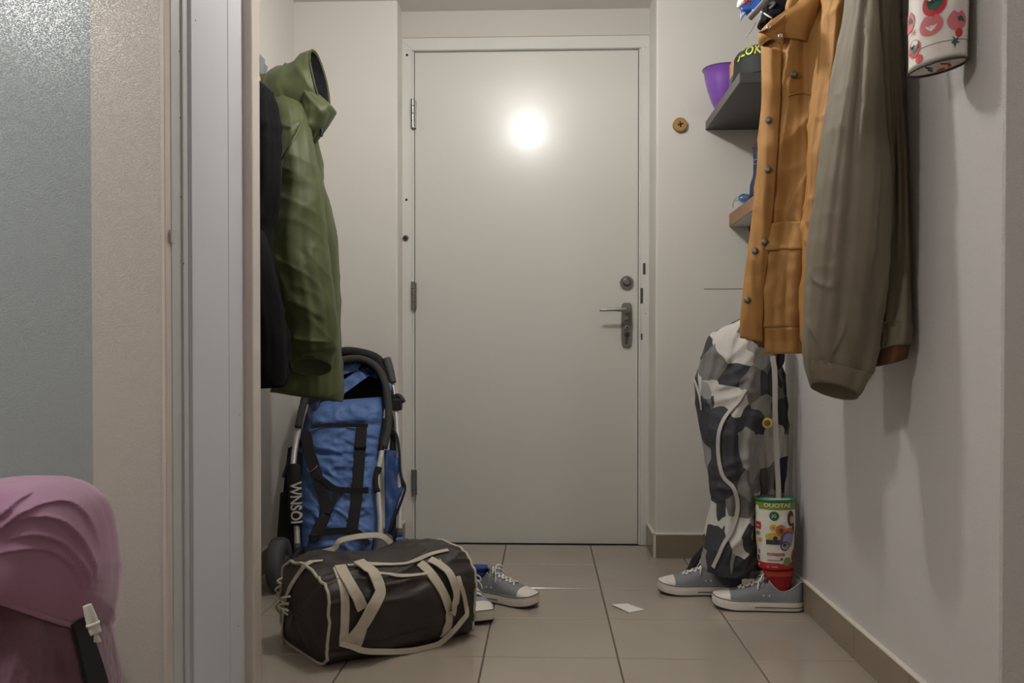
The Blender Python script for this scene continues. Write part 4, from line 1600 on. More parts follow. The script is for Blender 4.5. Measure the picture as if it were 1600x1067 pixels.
def floor_pt(px, py):
    r, m = ray(px, py)
    d = -H / m
    u = r * d
    return Vector((u * CY - d * SY, u * SY + d * CY, 0))


G1 = 'grey canvas sneakers on the floor'
s1 = sneaker('sneaker', 'grey canvas sneaker holding the red sock beside the right skirting', G1)
heel = floor_pt(1252, 955)
put(s1, floor_pt(1113, 948), heel + Vector((0, .01, 0)))
s2 = copy_tree(s1)
s2['label'] = 'grey canvas sneaker under the hem of the camouflage trousers'
put(s2, floor_pt(1028, 926), floor_pt(1160, 928))
s3 = copy_tree(s1)
s3['label'] = 'grey canvas sneaker pointing right, behind the duffel bag'
q3 = floor_pt(840, 949)
put(s3, q3, q3 + Vector((-1, .5, 0)))
s4 = copy_tree(s1)
s4['label'] = 'grey canvas sneaker pointing at the camera, half hidden by the duffel bag'
q4 = floor_pt(757, 977)
put(s4, q4, q4 + Vector((-.42, 1, 0)))
for s in (s3, s4):
    for ch_ in [x for x in bpy.data.objects if x.parent == s and x.name.startswith('lining')]:
        ch_.data = ch_.data.copy()
        ch_.data.materials[0] = M_BLUEIN

# socks
def sock(base, hgt, r, m, m2, label, ex=1.15, name='red_sock'):
    t = thing(name, base, label, 'sock')
    rings_ = []
    for i in range(16):
        s = i / 15
        rr = r * (.92 + .12 * s) + .0012 * math.sin(s * 22)
        rings_.append([base + Vector((rr * math.cos(a) * ex + .004 * s, rr * math.sin(a) + .001 * nz(a, s * 5, 1), .046 + (hgt - .046) * s)) for a in [2 * math.pi * k / 28 for k in range(28)]])
    v, f = loftv(rings_, True, True)
    mk('sock_leg', v, f, m, t)
    v, f = loftv([[base + (p - base) * 1.0 + (p - Vector((base.x, base.y, p.z))) * .03 for p in rg] for rg in rings_[-5:-1]])
    mk('sock_cuff', v, f, m2, t)
    return t


ang = s1.rotation_euler.z
sc = Vector((s1.location.x + math.cos(ang) * .078, s1.location.y + math.sin(ang) * .078, 0))
sock(sc, .128, .0235, M_RED, M_ORB, 'red knitted sock standing in the sneaker by the skirting', 1.85)
ang = s2.rotation_euler.z
sc2 = Vector((s2.location.x + math.cos(ang) * .062, s2.location.y + math.sin(ang) * .062, 0))
sock(sc2, .10, .021, M_RED, M_RED, 'red knitted sock in the sneaker under the trouser hem')

ang = s3.rotation_euler.z
sc3 = Vector((s3.location.x + math.cos(ang) * .055, s3.location.y + math.sin(ang) * .055, 0))
M_BSOCK = mat('blue_knit', (36, 66, 132), .9, weave=.6, wscale=400)
sock(sc3, .104, .026, M_BSOCK, mat('blue_knit_cuff', (40, 58, 110), .9), 'blue knitted sock pushed into the sneaker behind the duffel bag', 1.35, 'blue_sock')

# ================================================================== printed snack canister above the sock
CX = W(1211, 840, sc.y)
CB = Vector((CX.x, sc.y, .128))
cn = thing('snack_canister', CB, 'white printed snack canister with green rim and red base above the sneaker', 'canister')
RC = .0595
HCAN = W(1211, 780, sc.y).z - CB.z


def can_pt(a, t, off=0.0):
    r = RC * (.86 + .14 * min(1, t / .55)) + .0012 * nz(math.cos(a) * 3, math.sin(a) * 3, t * 7) + off
    return CB + Vector((r * math.cos(a), r * math.sin(a) * .8, .012 + (HCAN - .012) * t))


rings = [[can_pt(2 * math.pi * k / 56, i / 28) for k in range(56)] for i in range(29)]
v, f = loftv(rings, True, True)
mk('printed_sleeve', v, f, M_PAPERW, cn)
rings = [[CB + Vector((math.cos(2 * math.pi * k / 56) * r, math.sin(2 * math.pi * k / 56) * r * .8, z)) for k in range(56)] for r, z in ((.040, 0), (.0475, .001), (.0515, .006), (.0525, .016), (.0525, .024))]
v, f = loftv(rings, True, False)
mk('red_base', v, f, M_REDP, cn)
rings = [[CB + Vector((math.cos(2 * math.pi * k / 56) * r, math.sin(2 * math.pi * k / 56) * r * .8, HCAN + z)) for k in range(56)] for r, z in ((.0598, -.004), (.0618, -.002), (.0622, .003), (.060, .006), (.055, .004), (.053, -.004))]
v, f = loftv(rings, False, True)
mk('green_lid', v, f, M_GREENP, cn)
AC = math.atan2(-CB.y, -CB.x)
AB = AC


def can_xy(px, py):
    best = None
    for ia in range(-44, 45):
        for it in range(0, 51):
            a = AC + math.radians(ia * 2)
            t = it / 50
            p = can_pt(a, t)
            if (p.x - CB.x) * p.x + (p.y - CB.y) * p.y > 0:
                continue
            x, y = proj(p)
            d = (x - px) ** 2 + (y - py) ** 2
            if best is None or d < best[0]:
                best = (d, a, t)
    return best[1], best[2]


def cdecal(name, shape, cx, cy, m, off=.0010, s=1.18):
    a, t = can_xy(1160 + cx / 6.673, 760 + cy / 6.673)
    return decal(name, shape, a, t, m, cn, off, can_pt, s, HCAN, RC)


U = sc.y / F / 6.673       # metres for one pixel of the enlarged print


def pe(rx, ry, **k):
    return ell(rx * U, ry * U, **k)


def rect(w, h):
    w, h = w * U / 2, h * U / 2
    o_ = []
    for k in range(8):
        o_.append((-w + 2 * w * k / 8, -h))
    for k in range(3):
        o_.append((w, -h + 2 * h * k / 3))
    for k in range(8):
        o_.append((w - 2 * w * k / 8, h))
    for k in range(3):
        o_.append((-w, h - 2 * h * k / 3))
    return o_


rings = [[can_pt(AC - 1.9 + 3.8 * k / 40, t, .0006) for k in range(41)] for t in (.872, .91, .95, .985)]
v, f = loftv(rings, closed=False)
mk('green_band', v, f, flat('olive', (122, 138, 44)), cn)
C_ = {'g': flat('disc_green', (36, 92, 56)), 'gl': flat('light_green', (116, 142, 72)), 'r': flat('red2', (178, 40, 48)), 'y': flat('cereal_yellow', (196, 168, 62)),
      'o': flat('cereal_orange', (186, 112, 56)), 'b': flat('hair_brown', (78, 52, 40)), 'p': flat('purple_print', (92, 74, 140)), 'v': flat('lilac_print', (142, 140, 180)),
      'd': flat('dark_print', (58, 56, 72)), 's': flat('skin_print', (206, 168, 142)), 'w': flat('white_print', (226, 222, 214)), 'gr': flat('grey_print', (150, 150, 156)),
      'dg': flat('dark_green_print', (52, 74, 44)), 'br': flat('ring_brown', (120, 62, 40))}
cdecal('round_mark', pe(30, 30), 158, 215, C_['w'], .0012)
cdecal('green_disc', pe(42, 43), 330, 308, C_['g'])
cdecal('green_disc', pe(20, 40), 136, 292, C_['g'])
cdecal('red_tag', rect(74, 68), 166, 395, C_['r'])
cdecal('green_label', rect(60, 34), 160, 485, C_['gl'])
cdecal('orange_label', rect(62, 34), 178, 552, flat('label_orange', (214, 158, 76)))
cdecal('pink_blob', pe(18, 22), 176, 672, flat('label_pink', (186, 92, 104)))
cdecal('green_blob', pe(20, 30), 176, 735, C_['dg'])
cdecal('cereal_ring', pe(35, 32), 322, 428, C_['y'])
cdecal('cereal_hole', pe(12, 11), 322, 428, C_['o'], .0016)
cdecal('cereal_ring', pe(46, 54), 405, 455, C_['o'], .0012)
cdecal('cereal_hole', pe(20, 24), 405, 462, C_['br'], .0018)
cdecal('cereal_pile', pe(82, 42), 340, 528, C_['y'], .0010)
cdecal('cereal_hole', pe(20, 22), 345, 540, C_['d'], .0018)
cdecal('cereal_pile', pe(70, 50), 490, 490, C_['o'], .0010)
cdecal('purple_swirl', pe(72, 76), 470, 550, C_['p'], .0013)
cdecal('lilac_ring', pe(60, 60), 478, 548, C_['v'], .0017)
cdecal('purple_strip', rect(130, 44), 325, 588, C_['d'], .0012)
cdecal('ring_mark', pe(46, 44), 440, 618, C_['d'], .0020)
cdecal('ring_mark', pe(36, 34), 440, 618, C_['gr'], .0024)
cdecal('ring_mark', pe(18, 15), 436, 616, C_['d'], .0028)
cdecal('hair_print', pe(38, 74), 500, 335, C_['b'])
cdecal('hair_print', pe(20, 44), 522, 420, C_['b'])
cdecal('face_print', pe(22, 36), 508, 345, C_['s'], .0015)
cdecal('leaf_blob', pe(44, 40), 468, 778, C_['gl'], .0012)
cdecal('red_fruit', pe(26, 56), 520, 718, C_['r'], .0014)
cdecal('dark_edge', pe(18, 60), 535, 810, C_['dg'], .0016)
cdecal('text_line', rect(130, 14), 330, 768, C_['gr'])
cdecal('text_line', rect(110, 14), 312, 838, C_['gr'])
cdecal('text_dot', rect(22, 22), 410, 757, C_['d'])
cdecal('ring_mark', pe(20, 16), 182, 798, C_['gr'])
cdecal('ring_mark', pe(11, 8), 182, 798, C_['w'], .0016)


def ctext(s, size, cx, cy, m, name, sx=1.0, bold=0.02):
    tv, tf = textv(s, size * U, 0, bold * size * U)
    a, t = can_xy(1160 + cx / 6.673, 760 + cy / 6.673)
    mk(name, [can_pt(a + p.x * sx / RC, t + p.y / HCAN, .0022) for p in tv], tf, m, cn, smooth=False)


ctext('OUOTAE', 62, 366, 205, flat('cream_letter', (222, 218, 176)), 'brand_lettering', 1.12)
ctext('noteana', 64, 352, 700, flat('crimson', (176, 34, 60)), 'red_lettering', .95)
ctext('JG', 46, 330, 306, flat('pale_green_letter', (170, 200, 160)), 'disc_lettering')
ctext('rosy', 30, 166, 400, C_['w'], 'tag_lettering')

# black shoe-like bundle behind the left shoe
bd = thing('black_bag', floor_pt(1100, 896), 'small black cloth bundle on the floor behind the trousers', 'bundle')
q = floor_pt(1105, 893)
rings = []
for i in range(14):
    t = i / 13
    w = .060 * (1 - .55 * t ** 1.6)
    d = .055 * (1 - .5 * t ** 2)
    rings.append([Vector((q.x - .012 + .030 * t + w * math.cos(a) + .006 * nz(math.cos(a) * 2, t * 3, 1), q.y + .02 + d * math.sin(a), .095 * t)) for a in [2 * math.pi * k / 28 for k in range(28)]])
v, f = loftv(rings, True, True)
mk('bundle_body', v, f, M_BLACKC, bd)
tube('bundle_strap', [q + Vector((-.06, -.025, .004)), q + Vector((-.052, -.034, .03)), q + Vector((-.03, -.034, .07)), q + Vector((.0, -.02, .094))], .004, M_BLACKR, bd, n=8, samples=14)

# paper card on the floor
pts = [floor_pt(956, 947), floor_pt(980, 943.5), floor_pt(1007, 953), floor_pt(983, 957.5)]
c = sum(pts, Vector()) / 4
v = [p + Vector((0, 0, .0006 + (.004 if i == 0 else .0))) for i, p in enumerate(pts)] + [p + Vector((0, 0, .0016 + (.004 if i == 0 else .0))) for i, p in enumerate(pts)]
tag(mk('paper_card', v, [[3, 2, 1, 0], [4, 5, 6, 7], [0, 1, 5, 4], [1, 2, 6, 5], [2, 3, 7, 6], [3, 0, 4, 7]], M_CARD, None, smooth=False, origin=c), 'white paper card lying alone on the tiled floor', 'card')

# ================================================================== duffel bag
A0 = floor_pt(522, 1049)
A1 = floor_pt(736, 1000)
ax = (A1 - A0)
LB = ax.length + .03
ax.normalize()
nb_ = Vector((-ax.y, ax.x, 0))          # away from the camera
HWB = .168
HBG = .252
BASE = A0 + nb_ * HWB - ax * .005
df = thing('duffel_bag', BASE + ax * LB / 2, 'dark brown canvas duffel bag with off-white straps on the tiles', 'bag')


def bag_sec(u, th):
    """u 0..1 along, th 0 front(camera side) -> pi/2 top"""
    co, si = math.cos(th), math.sin(th)
    e = 2 / 2.7
    eb = 2 / 6.0
    ex_ = e if si > 0 else eb
    x = math.copysign(abs(co) ** ex_, co)
    z = math.copysign(abs(si) ** ex_, si)
    if si < 0:
        x *= 1 - .06 * (-z)
    sag = 1 - .05 * math.sin(math.pi * u) + .02 * math.cos(u * 7)
    endk = 1 - .07 * (abs(2 * u - 1) ** 6)
    hw = HWB * endk * (1 + .03 * math.sin(math.pi * u))
    hh = HBG / 2 * endk * sag
    p = BASE + ax * (LB * u) - nb_ * (x * hw) + Vector((0, 0, hh * (1 + z)))
    rdg = max(0, 1 - 2.6 * abs(nz(u * 2.5 + co, si * 4 + 3, co * 2 + u)))
    bump = .008 * (rdg * rdg - .3) + .012 * nz(u * 3.2 + 2, co * 1.6, si * 1.6) + .006 * nz(u * 8, co * 3, si * 3 + 5)
    n = (-nb_ * x + Vector((0, 0, z))).normalized()
    k = max(0.0, min(1.0, (p.z) / .03))
    p += n * bump * k
    p.z = max(p.z, .001)
    return p


class Duffel(Cloth):
    def __init__(self):
        nt, nv = 150, 130
        R = []
        # left end cap (bulging), body, right end cap
        for s in (.03, .2, .4, .6, .78, .9, .97):
            r0 = [bag_sec(0, 2 * math.pi * k / nt) for k in range(nt)]
            c = sum(r0, Vector()) / nt
            bul = .026 * (1 - s ** 2)
            R.append([c + (p - c) * s - ax * (bul + .006 * nz(p.x * 9, p.y * 9, p.z * 9 + s)) + Vector((0, 0, 0)) for p in r0])
        for i in range(nv):
            R.append([bag_sec(i / (nv - 1), 2 * math.pi * k / nt) for k in range(nt)])
        for s in (.97, .9, .78, .6, .4, .2, .03):
            r0 = [bag_sec(1, 2 * math.pi * k / nt) for k in range(nt)]
            c = sum(r0, Vector()) / nt
            R.append([c + (p - c) * s + ax * (.026 * (1 - s ** 2)) for p in r0])
        self.outer = R
        self.nt = nt
        self.v, self.f = loftv(R, True, True)
        # front-facing samples
        self._prep()
        keep = []
        for q, n in zip(self.P, self.N):
            keep.append(True)


DF = Duffel()
DF.obj('body', M_BROWN, df)


def dcrop(pts):
    return [(410 + p[0] / 4.447, 820 + p[1] / 4.447) + tuple(p[2:]) for p in pts]


def dstrap(name, pts, width, off=.003, n=None):
    P, N = DF.path(dcrop(pts), n, off, 0.12)
    return ribbon(name, P, N, width, M_WEB, df, .0025)


for u in (0.0, 1.0):
    v, f = tubev([bag_sec(u, 2 * math.pi * k / 90) + (ax * (-.002 if u == 0 else .002)) for k in range(90)], .0042, 8, False, closed=True)
    mk('piping', v, f, M_WEB, df)
SW = .027
dstrap('webbing_band', [(520, 300), (560, 420), (572, 560), (568, 700), (560, 815)], .024, .002)
dstrap('webbing_band', [(690, 720), (665, 800), (640, 862)], SW)
dstrap('carry_handle', [(540, 292, 0), (585, 390, .004), (640, 490, .008), (690, 580, .006)], SW + .003, .004)
dstrap('carry_handle', [(598, 812, .0), (650, 735, .008), (720, 640, .012), (775, 540, .014), (795, 440, .014), (770, 370, .012), (720, 325, .010), (670, 275, .006)], SW + .004, .005)
dstrap('zip_tape', [(690, 272), (800, 280), (920, 282), (1020, 272), (1090, 238), (1180, 205), (1290, 182)], .011)
dstrap('zip_tape', [(590, 290), (650, 288), (720, 300)], .008)
dstrap('zip_tape', [(790, 342), (900, 352), (1040, 358), (1150, 345)], .010)
dstrap('webbing_band', [(1090, 268), (1150, 320), (1210, 400), (1260, 490), (1290, 580), (1292, 660), (1272, 740), (1258, 775)], SW)
dstrap('carry_handle', [(1160, 252, .002), (1230, 300, .008), (1290, 370, .012), (1318, 450, .012), (1312, 540, .010), (1298, 620, .006)], SW - .003, .005)
dstrap('shoulder_strap', [(535, 818, .002), (610, 845, .008), (700, 868, .012), (800, 876, .014), (920, 876, .014), (1040, 866, .014), (1140, 845, .014), (1220, 815, .012), (1300, 735, .012), (1370, 655, .012), (1395, 610, .010), (1388, 540, .008), (1365, 440, .008), (1345, 365, .004)], .015, .004, 70)
# free loop falling past the right end
lp = [DF.at(*dcrop([(1240, 270)])[0], .006)[0]]
lp += [W(*dcrop([q])[0], y_) for q, y_ in (((1310, 310), 2.515), ((1380, 380), 2.50), ((1430, 455), 2.50), ((1456, 530), 2.515), ((1452, 590), 2.54))]
lp = [Vector(p) for p in cr(lp, 26)]
ribbon('carry_handle', lp, [(-.35, -1, .25)] * 26, SW, M_WEB, df, .0025)
# grab handle arching over the top
hp = [W(*dcrop([q])[0], y_) for q, y_ in (((400, 195), 2.66), ((500, 165), 2.66), ((535, 115), 2.66), ((620, 90), 2.67), ((720, 76), 2.68), ((800, 74), 2.69), ((850, 90), 2.70), ((895, 128), 2.71))]
hp = [Vector(p) for p in cr(hp, 34)]
ribbon('grab_handle', hp, [(-.1, -.75, .65)] * 34, .020, M_WEB, df, .0025)
# top piping along the back edge of the top and left end tassels
for k, (cx, cy, dx, dy) in enumerate(((150, 370, -6, 40), (140, 420, -14, 50), (130, 470, -4, 55), (200, 500, -50, 20), (190, 540, -40, 12), (165, 500, 30, 50), (150, 560, 40, 40), (180, 580, 10, 36), (140, 520, -6, 90))):
    p0, n0 = DF.at(*dcrop([(cx + 12, cy)])[0], .008)
    p1, n1 = DF.at(*dcrop([(cx + 12 + dx, cy + dy)])[0], .010)
    mid = (p0 + p1) / 2 + n0 * .012
    tube('zip_pull_cord', [p0, mid, p1], .0032, M_WEB, df, n=6, samples=9)
dstrap('end_tape', [(345, 262), (300, 290), (255, 350), (215, 410), (185, 470), (160, 560), (150, 680), (140, 800), (150, 850)], .016)
dstrap('end_tape', [(420, 258), (370, 262), (330, 268), (280, 290)], .011)
# ================================================================== left wall: rack and coats
rk = thing('coat_rack', (XL, 2.8, 1.79), 'grey steel coat rack bar on the left wall above the coats', 'rack')
zr = W(412, 100, 3.1).z
box('rack_rail', XL, XL + .014, 2.30, 3.14, zr - .035, zr + .03, mat('grey_rack', (150, 156, 158), .45, metal=.3), rk, bevel=.002)
a = W(404, 86, 3.12)
v = [W(402, 88, 3.13), W(418, 104, 3.13), W(414, 118, 3.13), W(402, 120, 3.13)]
v2 = [p + Vector((0, .006, 0)) for p in v]
mk('rack_end', v + v2, [[0, 1, 2, 3], [7, 6, 5, 4], [0, 4, 5, 1], [1, 5, 6, 2], [2, 6, 7, 3], [3, 7, 4, 0]], mat('grey_rack', (150, 156, 158)), rk, smooth=False)
for y in (2.45, 2.75):
    tube('rack_hook', [Vector((XL + .012, y, zr)), Vector((XL + .05, y, zr - .02)), Vector((XL + .075, y, zr)), Vector((XL + .08, y, zr + .03))], .006, M_STEELD, rk, n=8, samples=14)
yh = thing('yellow_hanger', W(408, 140, 2.62), 'yellow plastic clothes hanger with a white ring by the jamb', 'hanger')
M_YEL = mat('yellow_hanger_plastic', (212, 178, 56), .4)
tube('hanger_arm', [W(396, 118, 2.6), W(403, 120, 2.6), W(404, 135, 2.6), W(405, 140, 2.59), W(416, 143, 2.57)], [.006, .006, .007, .008, .0075], M_YEL, yh, n=10, samples=20, flatr=None)
tube('hanger_hook', [W(396, 118, 2.6), W(392, 108, 2.6), W(386, 104, 2.6), W(380, 106, 2.61)], .004, M_YEL, yh, n=8, samples=12)
rg = [W(398 + 11 * math.cos(t), 152 + 24 * math.sin(t), 2.58) for t in [2 * math.pi * k / 30 for k in range(30)]]
v, f = tubev(rg, .007, 8, False, closed=True)
mk('white_ring', v, f, mat('white_ring_plastic', (214, 208, 200), .4), yh)

# dark jacket
dj = thing('dark_jacket', W(410, 605, 2.5), 'blue-black padded jacket hanging between the jamb and the green parka', 'jacket')
d1 = Cloth([(120, 385, 120, 400, 2.49, .02), (140, 372, 140, 421, 2.48, .05), (165, 360, 165, 432, 2.47, .075), (220, 350, 220, 437, 2.47, .09), (300, 345, 300, 436, 2.47, .095), (350, 340, 350, 424, 2.47, .10), (400, 338, 400, 425, 2.47, .10), (450, 335, 450, 431, 2.47, .10),
            (500, 334, 500, 442, 2.47, .105), (545, 334, 545, 447, 2.47, .105), (590, 336, 590, 446, 2.47, .10), (604, 340, 604, 440, 2.47, .09)],
           nv=140, nt=120, amp=.014, k=2, zk=3, fine=.005, fk=14, seed=51, ampf=lambda t: 1, wr=((.010, 5, 12, .3, 1.0),))
d1.obj('body', M_NAVY, dj)
d2 = Cloth([(360, 392, 360, 409, 2.39, .03), (390, 385, 390, 420, 2.38, .05), (430, 380, 430, 428, 2.37, .06), (480, 378, 480, 439, 2.37, .062), (530, 378, 530, 446, 2.37, .062), (580, 380, 580, 444, 2.37, .06), (600, 384, 600, 440, 2.37, .052)],
           nv=60, nt=70, amp=.008, k=2, zk=4, fine=.004, fk=20, seed=54, ampf=lambda t: 1)
d2.obj('sleeve', M_NAVY, dj)

# green parka
GY = 2.86
gp = thing('green_parka', W(480, 628, GY), 'olive green hooded parka hanging on the left wall', 'coat')
gb = Cloth([(118, 408, 130, 452, 2.90, .04), (135, 402, 150, 480, 2.88, .07), (165, 405, 180, 490, GY, .085), (200, 415, 215, 496, GY, .095), (245, 422, 250, 503, GY, .10), (275, 420, 280, 504, GY, .105), (300, 418, 310, 511, GY, .11), (365, 415, 370, 525, GY, .115), (430, 420, 440, 529, GY, .12),
            (500, 425, 510, 530, GY, .12), (560, 428, 570, 533, GY, .12), (600, 430, 610, 535, GY, .12), (612, 428, 626, 533, GY, .115)],
           nv=180, nt=150, amp=.012, k=2, zk=1.6, fine=.003, fk=16, seed=61, ampf=lambda t: .9, hem_up=.08, wr=((.005, 4, 12, .7, 1.0),), ftilt=(.012, .9))
gb.obj('body', M_GREEN, gp)
gs = Cloth([(142, 424, 140, 452, 2.82, .03), (158, 426, 155, 470, 2.79, .05), (178, 432, 176, 481, 2.75, .065), (200, 435, 200, 486, 2.73, .072), (240, 437, 240, 493, 2.70, .08), (280, 436, 280, 500, 2.69, .085), (330, 424, 330, 506, 2.68, .088), (382, 413, 382, 511, 2.68, .09), (420, 421, 420, 517, 2.67, .09),
            (460, 434, 460, 522, 2.67, .085), (510, 443, 510, 528, 2.67, .08), (540, 446, 540, 526, 2.67, .072), (548, 450, 548, 523, 2.67, .066)],
           nv=200, nt=140, amp=.013, k=1.6, zk=2.0, fine=.003, fk=16, seed=64, sq=2.1, ampf=lambda t: .4 + t * .5, wr=((.003, 2.5, 9, 1.0, 2.0), (.003, 4, 14, -.5, 8.0)), arcs=(([(474, 176), (466, 200), (456, 225), (446, 255), (440, 285)], .014, 9), ([(438, 190), (450, 200), (462, 196), (470, 186)], .008, 7), ([(436, 425), (445, 450), (450, 475), (446, 500)], .010, 9), ([(450, 525), (470, 532), (492, 534), (515, 536)], .010, 8), ([(448, 470), (470, 478), (490, 490), (510, 500)], .006, 10), ([(500, 270), (505, 330), (510, 380), (516, 420)], .006, 8)))
gs.obj('sleeve', M_GREEN, gp)
gc = Cloth([(540, 452, 540, 524, 2.67, .062), (552, 452, 550, 522, 2.67, .063), (565, 454, 562, 520, 2.67, .062), (575, 456, 571, 518, 2.67, .058)], nv=14, nt=90, amp=.003, k=3, fine=.0015, seed=3.0, sq=2.1, hem_up=.05, ftilt=(.026, 0.0))
gc.obj('cuff', M_GREEN, gp)
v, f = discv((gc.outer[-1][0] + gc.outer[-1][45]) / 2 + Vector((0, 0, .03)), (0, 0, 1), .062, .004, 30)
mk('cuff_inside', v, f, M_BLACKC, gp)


def seam(cloth, pts, par, m, r=.002, name='seam', off=.001):
    P, N = cloth.path(pts, None, off)
    return tube(name, P, r, m, par, n=6)


seam(gs, [(436, 255), (448, 235), (462, 212), (472, 190)], gp, M_GREEN, .004, 'shoulder_seam', .0)
# hood: loft of rings from the nape to the face opening
HY = 2.84


def hood_ring(cx, cy, rx, ry, depth, skew, tilt, Y=HY, n=48, sc=1.0):
    """ring seen almost edge-on: rx,ry in pixels, depth = half width along the hallway"""
    out = []
    for k in range(n):
        t = 2 * math.pi * k / n
        # vertical direction along the opening, depth direction along Y
        vz = math.sin(t)
        dz = math.cos(t)
        px = cx + vz * tilt * sc + dz * skew * sc
        py = cy - vz * ry * sc
        out.append(W(px, py, Y + dz * depth * sc) + Vector((0, 0, 0)))
    return out


rings = [hood_ring(409, 138, 0, 5, .01, 0, -1), hood_ring(412, 137, 0, 16, .05, 1, -1), hood_ring(420, 138, 0, 28, .08, 2, -1), hood_ring(433, 141, 0, 39, .10, 3, -1), hood_ring(450, 143, 0, 46, .11, 5, -2),
         hood_ring(467, 140, 0, 50, .115, 7, -4), hood_ring(482, 133, 0, 51, .112, 8, -6), hood_ring(491, 129, 0, 50, .105, 9, -9), hood_ring(499, 126, 0, 48, .098, 10, -12)]
R2 = cr([np.array([tuple(p) for p in r]).ravel() for r in rings], 34)
R2 = [[Vector(p) for p in np.array(r).reshape(-1, 3)] for r in R2]
for i, r in enumerate(R2):
    c = sum(r, Vector()) / len(r)
    for j, p in enumerate(r):
        n_ = (p - c).normalized()
        r[j] = p + n_ * (.010 * nz(p.x * 14, p.y * 9 + 3, p.z * 9) + .004 * nz(p.x * 30, p.y * 30, p.z * 30) + .010 * (max(0, 1 - 2.6 * abs(nz(p.x * 16 + p.z * 8, p.y * 3, p.z * 5 - p.x * 6))) ** 2 - .25) * min(1, (33 - i) / 10))
c = sum(R2[-1], Vector()) / 48
back = [[c + (p - c) * .975 + Vector((.002, 0, 0)) for p in R2[-1]], [c + (p - c) * .95 for p in R2[-1]]]
v, f = loftv(R2 + back, True, False)
hood = mk('hood', v, f, M_GREEN, gp)
inn = []
for r, s in ((R2[-1], .955), (R2[-6], .93), (R2[-12], .9), (R2[-18], .85)):
    c = sum(r, Vector()) / 48
    inn.append([c + (p - c) * s for p in r])
v, f = loftv(inn, False, True)
mk('hood_lining', v, f, mat('hood_black_lining', (34, 34, 38), .7, bump=.6, bscale=30, bdist=.01), hood)
v, f = tubev([p + Vector((.001, 0, 0)) for p in R2[-1]], .0035, 6, False, closed=True)
mk('hood_rim', v, f, mat('dark_olive_rim', (58, 66, 38), .7), hood)
# collar under the hood opening
gcol = Cloth([(150, 462, 150, 500, 2.80, .06), (165, 466, 170, 521, 2.80, .07), (180, 470, 180, 519, 2.79, .07), (195, 474, 195, 511, 2.79, .065), (208, 476, 208, 501, 2.79, .06), (220, 480, 220, 492, 2.80, .045)],
             nv=60, nt=90, amp=.006, k=2.2, zk=5, fine=.003, seed=71, sq=2.2, ampf=lambda t: 1, inside=False, wr=((.012, 6, 16, -.7, 2.0),))
gcol.obj('collar', M_GREEN, gp)
tube('drawcord_toggle', [W(502, 201, 2.77), W(503, 207, 2.77), W(501, 213, 2.77)], .006, M_BLACKR, gp, n=8, samples=8)

# ================================================================== folded stroller
def SYD(py):
    return 3.10 + .30 * (880 - py) / 330.0


def S(px, py, off=0.0):
    return W(px, py, SYD(py) - off)


st_ = thing('folded_stroller', floor_pt(530, 885), 'folded blue pushchair with black harness leaning beside the door', 'pushchair')
LE = [(620, 492), (640, 484), (663, 477), (700, 474), (760, 470), (820, 470), (855, 471), (872, 482)]
RE = [(618, 600), (640, 602), (663, 600), (700, 597), (760, 591), (820, 589), (855, 588), (872, 580)]


def pad_fn(u, v):
    py = 620 + (873 - 620) * v
    xl = np.interp(py, [p[0] for p in LE], [p[1] for p in LE])
    xr = np.interp(py, [p[0] for p in RE], [p[1] for p in RE])
    if v < .10:
        k = 1 - v / .10
        xl += 14 * k * k
        xr -= 4 * k * k
        py += 7 * k * (1 - u)
    px = xl + (xr - xl) * u
    e = (1 - abs(2 * u - 1) ** 5) * (1 - abs(2 * v - 1) ** 14)
    off = .05 * e
    off += .012 * nz(px * .02 + 3, py * .055, 1.7) * e + .007 * nz(px * .06, py * .09 + 5, 4.2) * e + .003 * nz(px * .15, py * .2, 8) * e
    rg_ = max(0, 1 - 2.8 * abs(nz(px * .022 + py * .012, py * .045 - px * .012, 6.6)))
    rg2 = max(0, 1 - 2.8 * abs(nz(px * .03 - py * .02 + 9, py * .05 + px * .02, 2.6)))
    off += (.012 * (rg_ * rg_ - .25) + .010 * (rg2 * rg2 - .25)) * e * (0.4 + .6 * v)
    crease = math.exp(-((py - 664) / 4.0) ** 2) + .8 * math.exp(-((py - 708 - 6 * u) / 4.0) ** 2)
    off -= .018 * crease * e
    return S(px, py, off), Vector((0, -1, 0))


seat = patch('seat_pad', pad_fn, M_BLUE, st_, nu=56, nv=110, back=.03)


def sp(px, py, off=.060):
    return S(px, py, off)


def sstrap(name, pts, width, m=M_BLACKC, off=.062, n=24, par=st_):
    P = [sp(p[0], p[1], off + (p[2] if len(p) > 2 else 0)) for p in cr([tuple(q) + (0,) if len(q) == 2 else q for q in pts], n)]
    ribbon(name, P, [(0, -1, .15)] * n, width, m, par, .003)


sstrap('harness_strap', [(478, 676), (483, 705), (492, 732), (500, 760), (508, 782), (508, 805), (498, 825), (491, 842)], .040)
sstrap('harness_strap', [(565, 668), (563, 700), (560, 740), (557, 780), (552, 815), (550, 832)], .040, off=.064)
sstrap('harness_strap', [(494, 742), (510, 754), (525, 764), (545, 766), (576, 766)], .022, off=.068)
sstrap('harness_strap', [(528, 768), (522, 782), (515, 795), (512, 802)], .018, off=.068)
sstrap('harness_strap', [(484, 840), (500, 834), (520, 830), (545, 830), (562, 834), (576, 852)], .024, off=.064)
sstrap('harness_strap', [(486, 667), (510, 664), (545, 664), (575, 665)], .014, off=.056)
b_ = sp(490, 840, .07)
box('buckle', b_.x - .016, b_.x + .016, b_.y - .008, b_.y + .01, b_.z - .014, b_.z + .014, M_BLACKR, st_, bevel=.003)
b_ = sp(563, 698, .07)
box('slider', b_.x - .022, b_.x + .022, b_.y - .006, b_.y + .006, b_.z - .006, b_.z + .006, M_BLACKR, st_, bevel=.002)
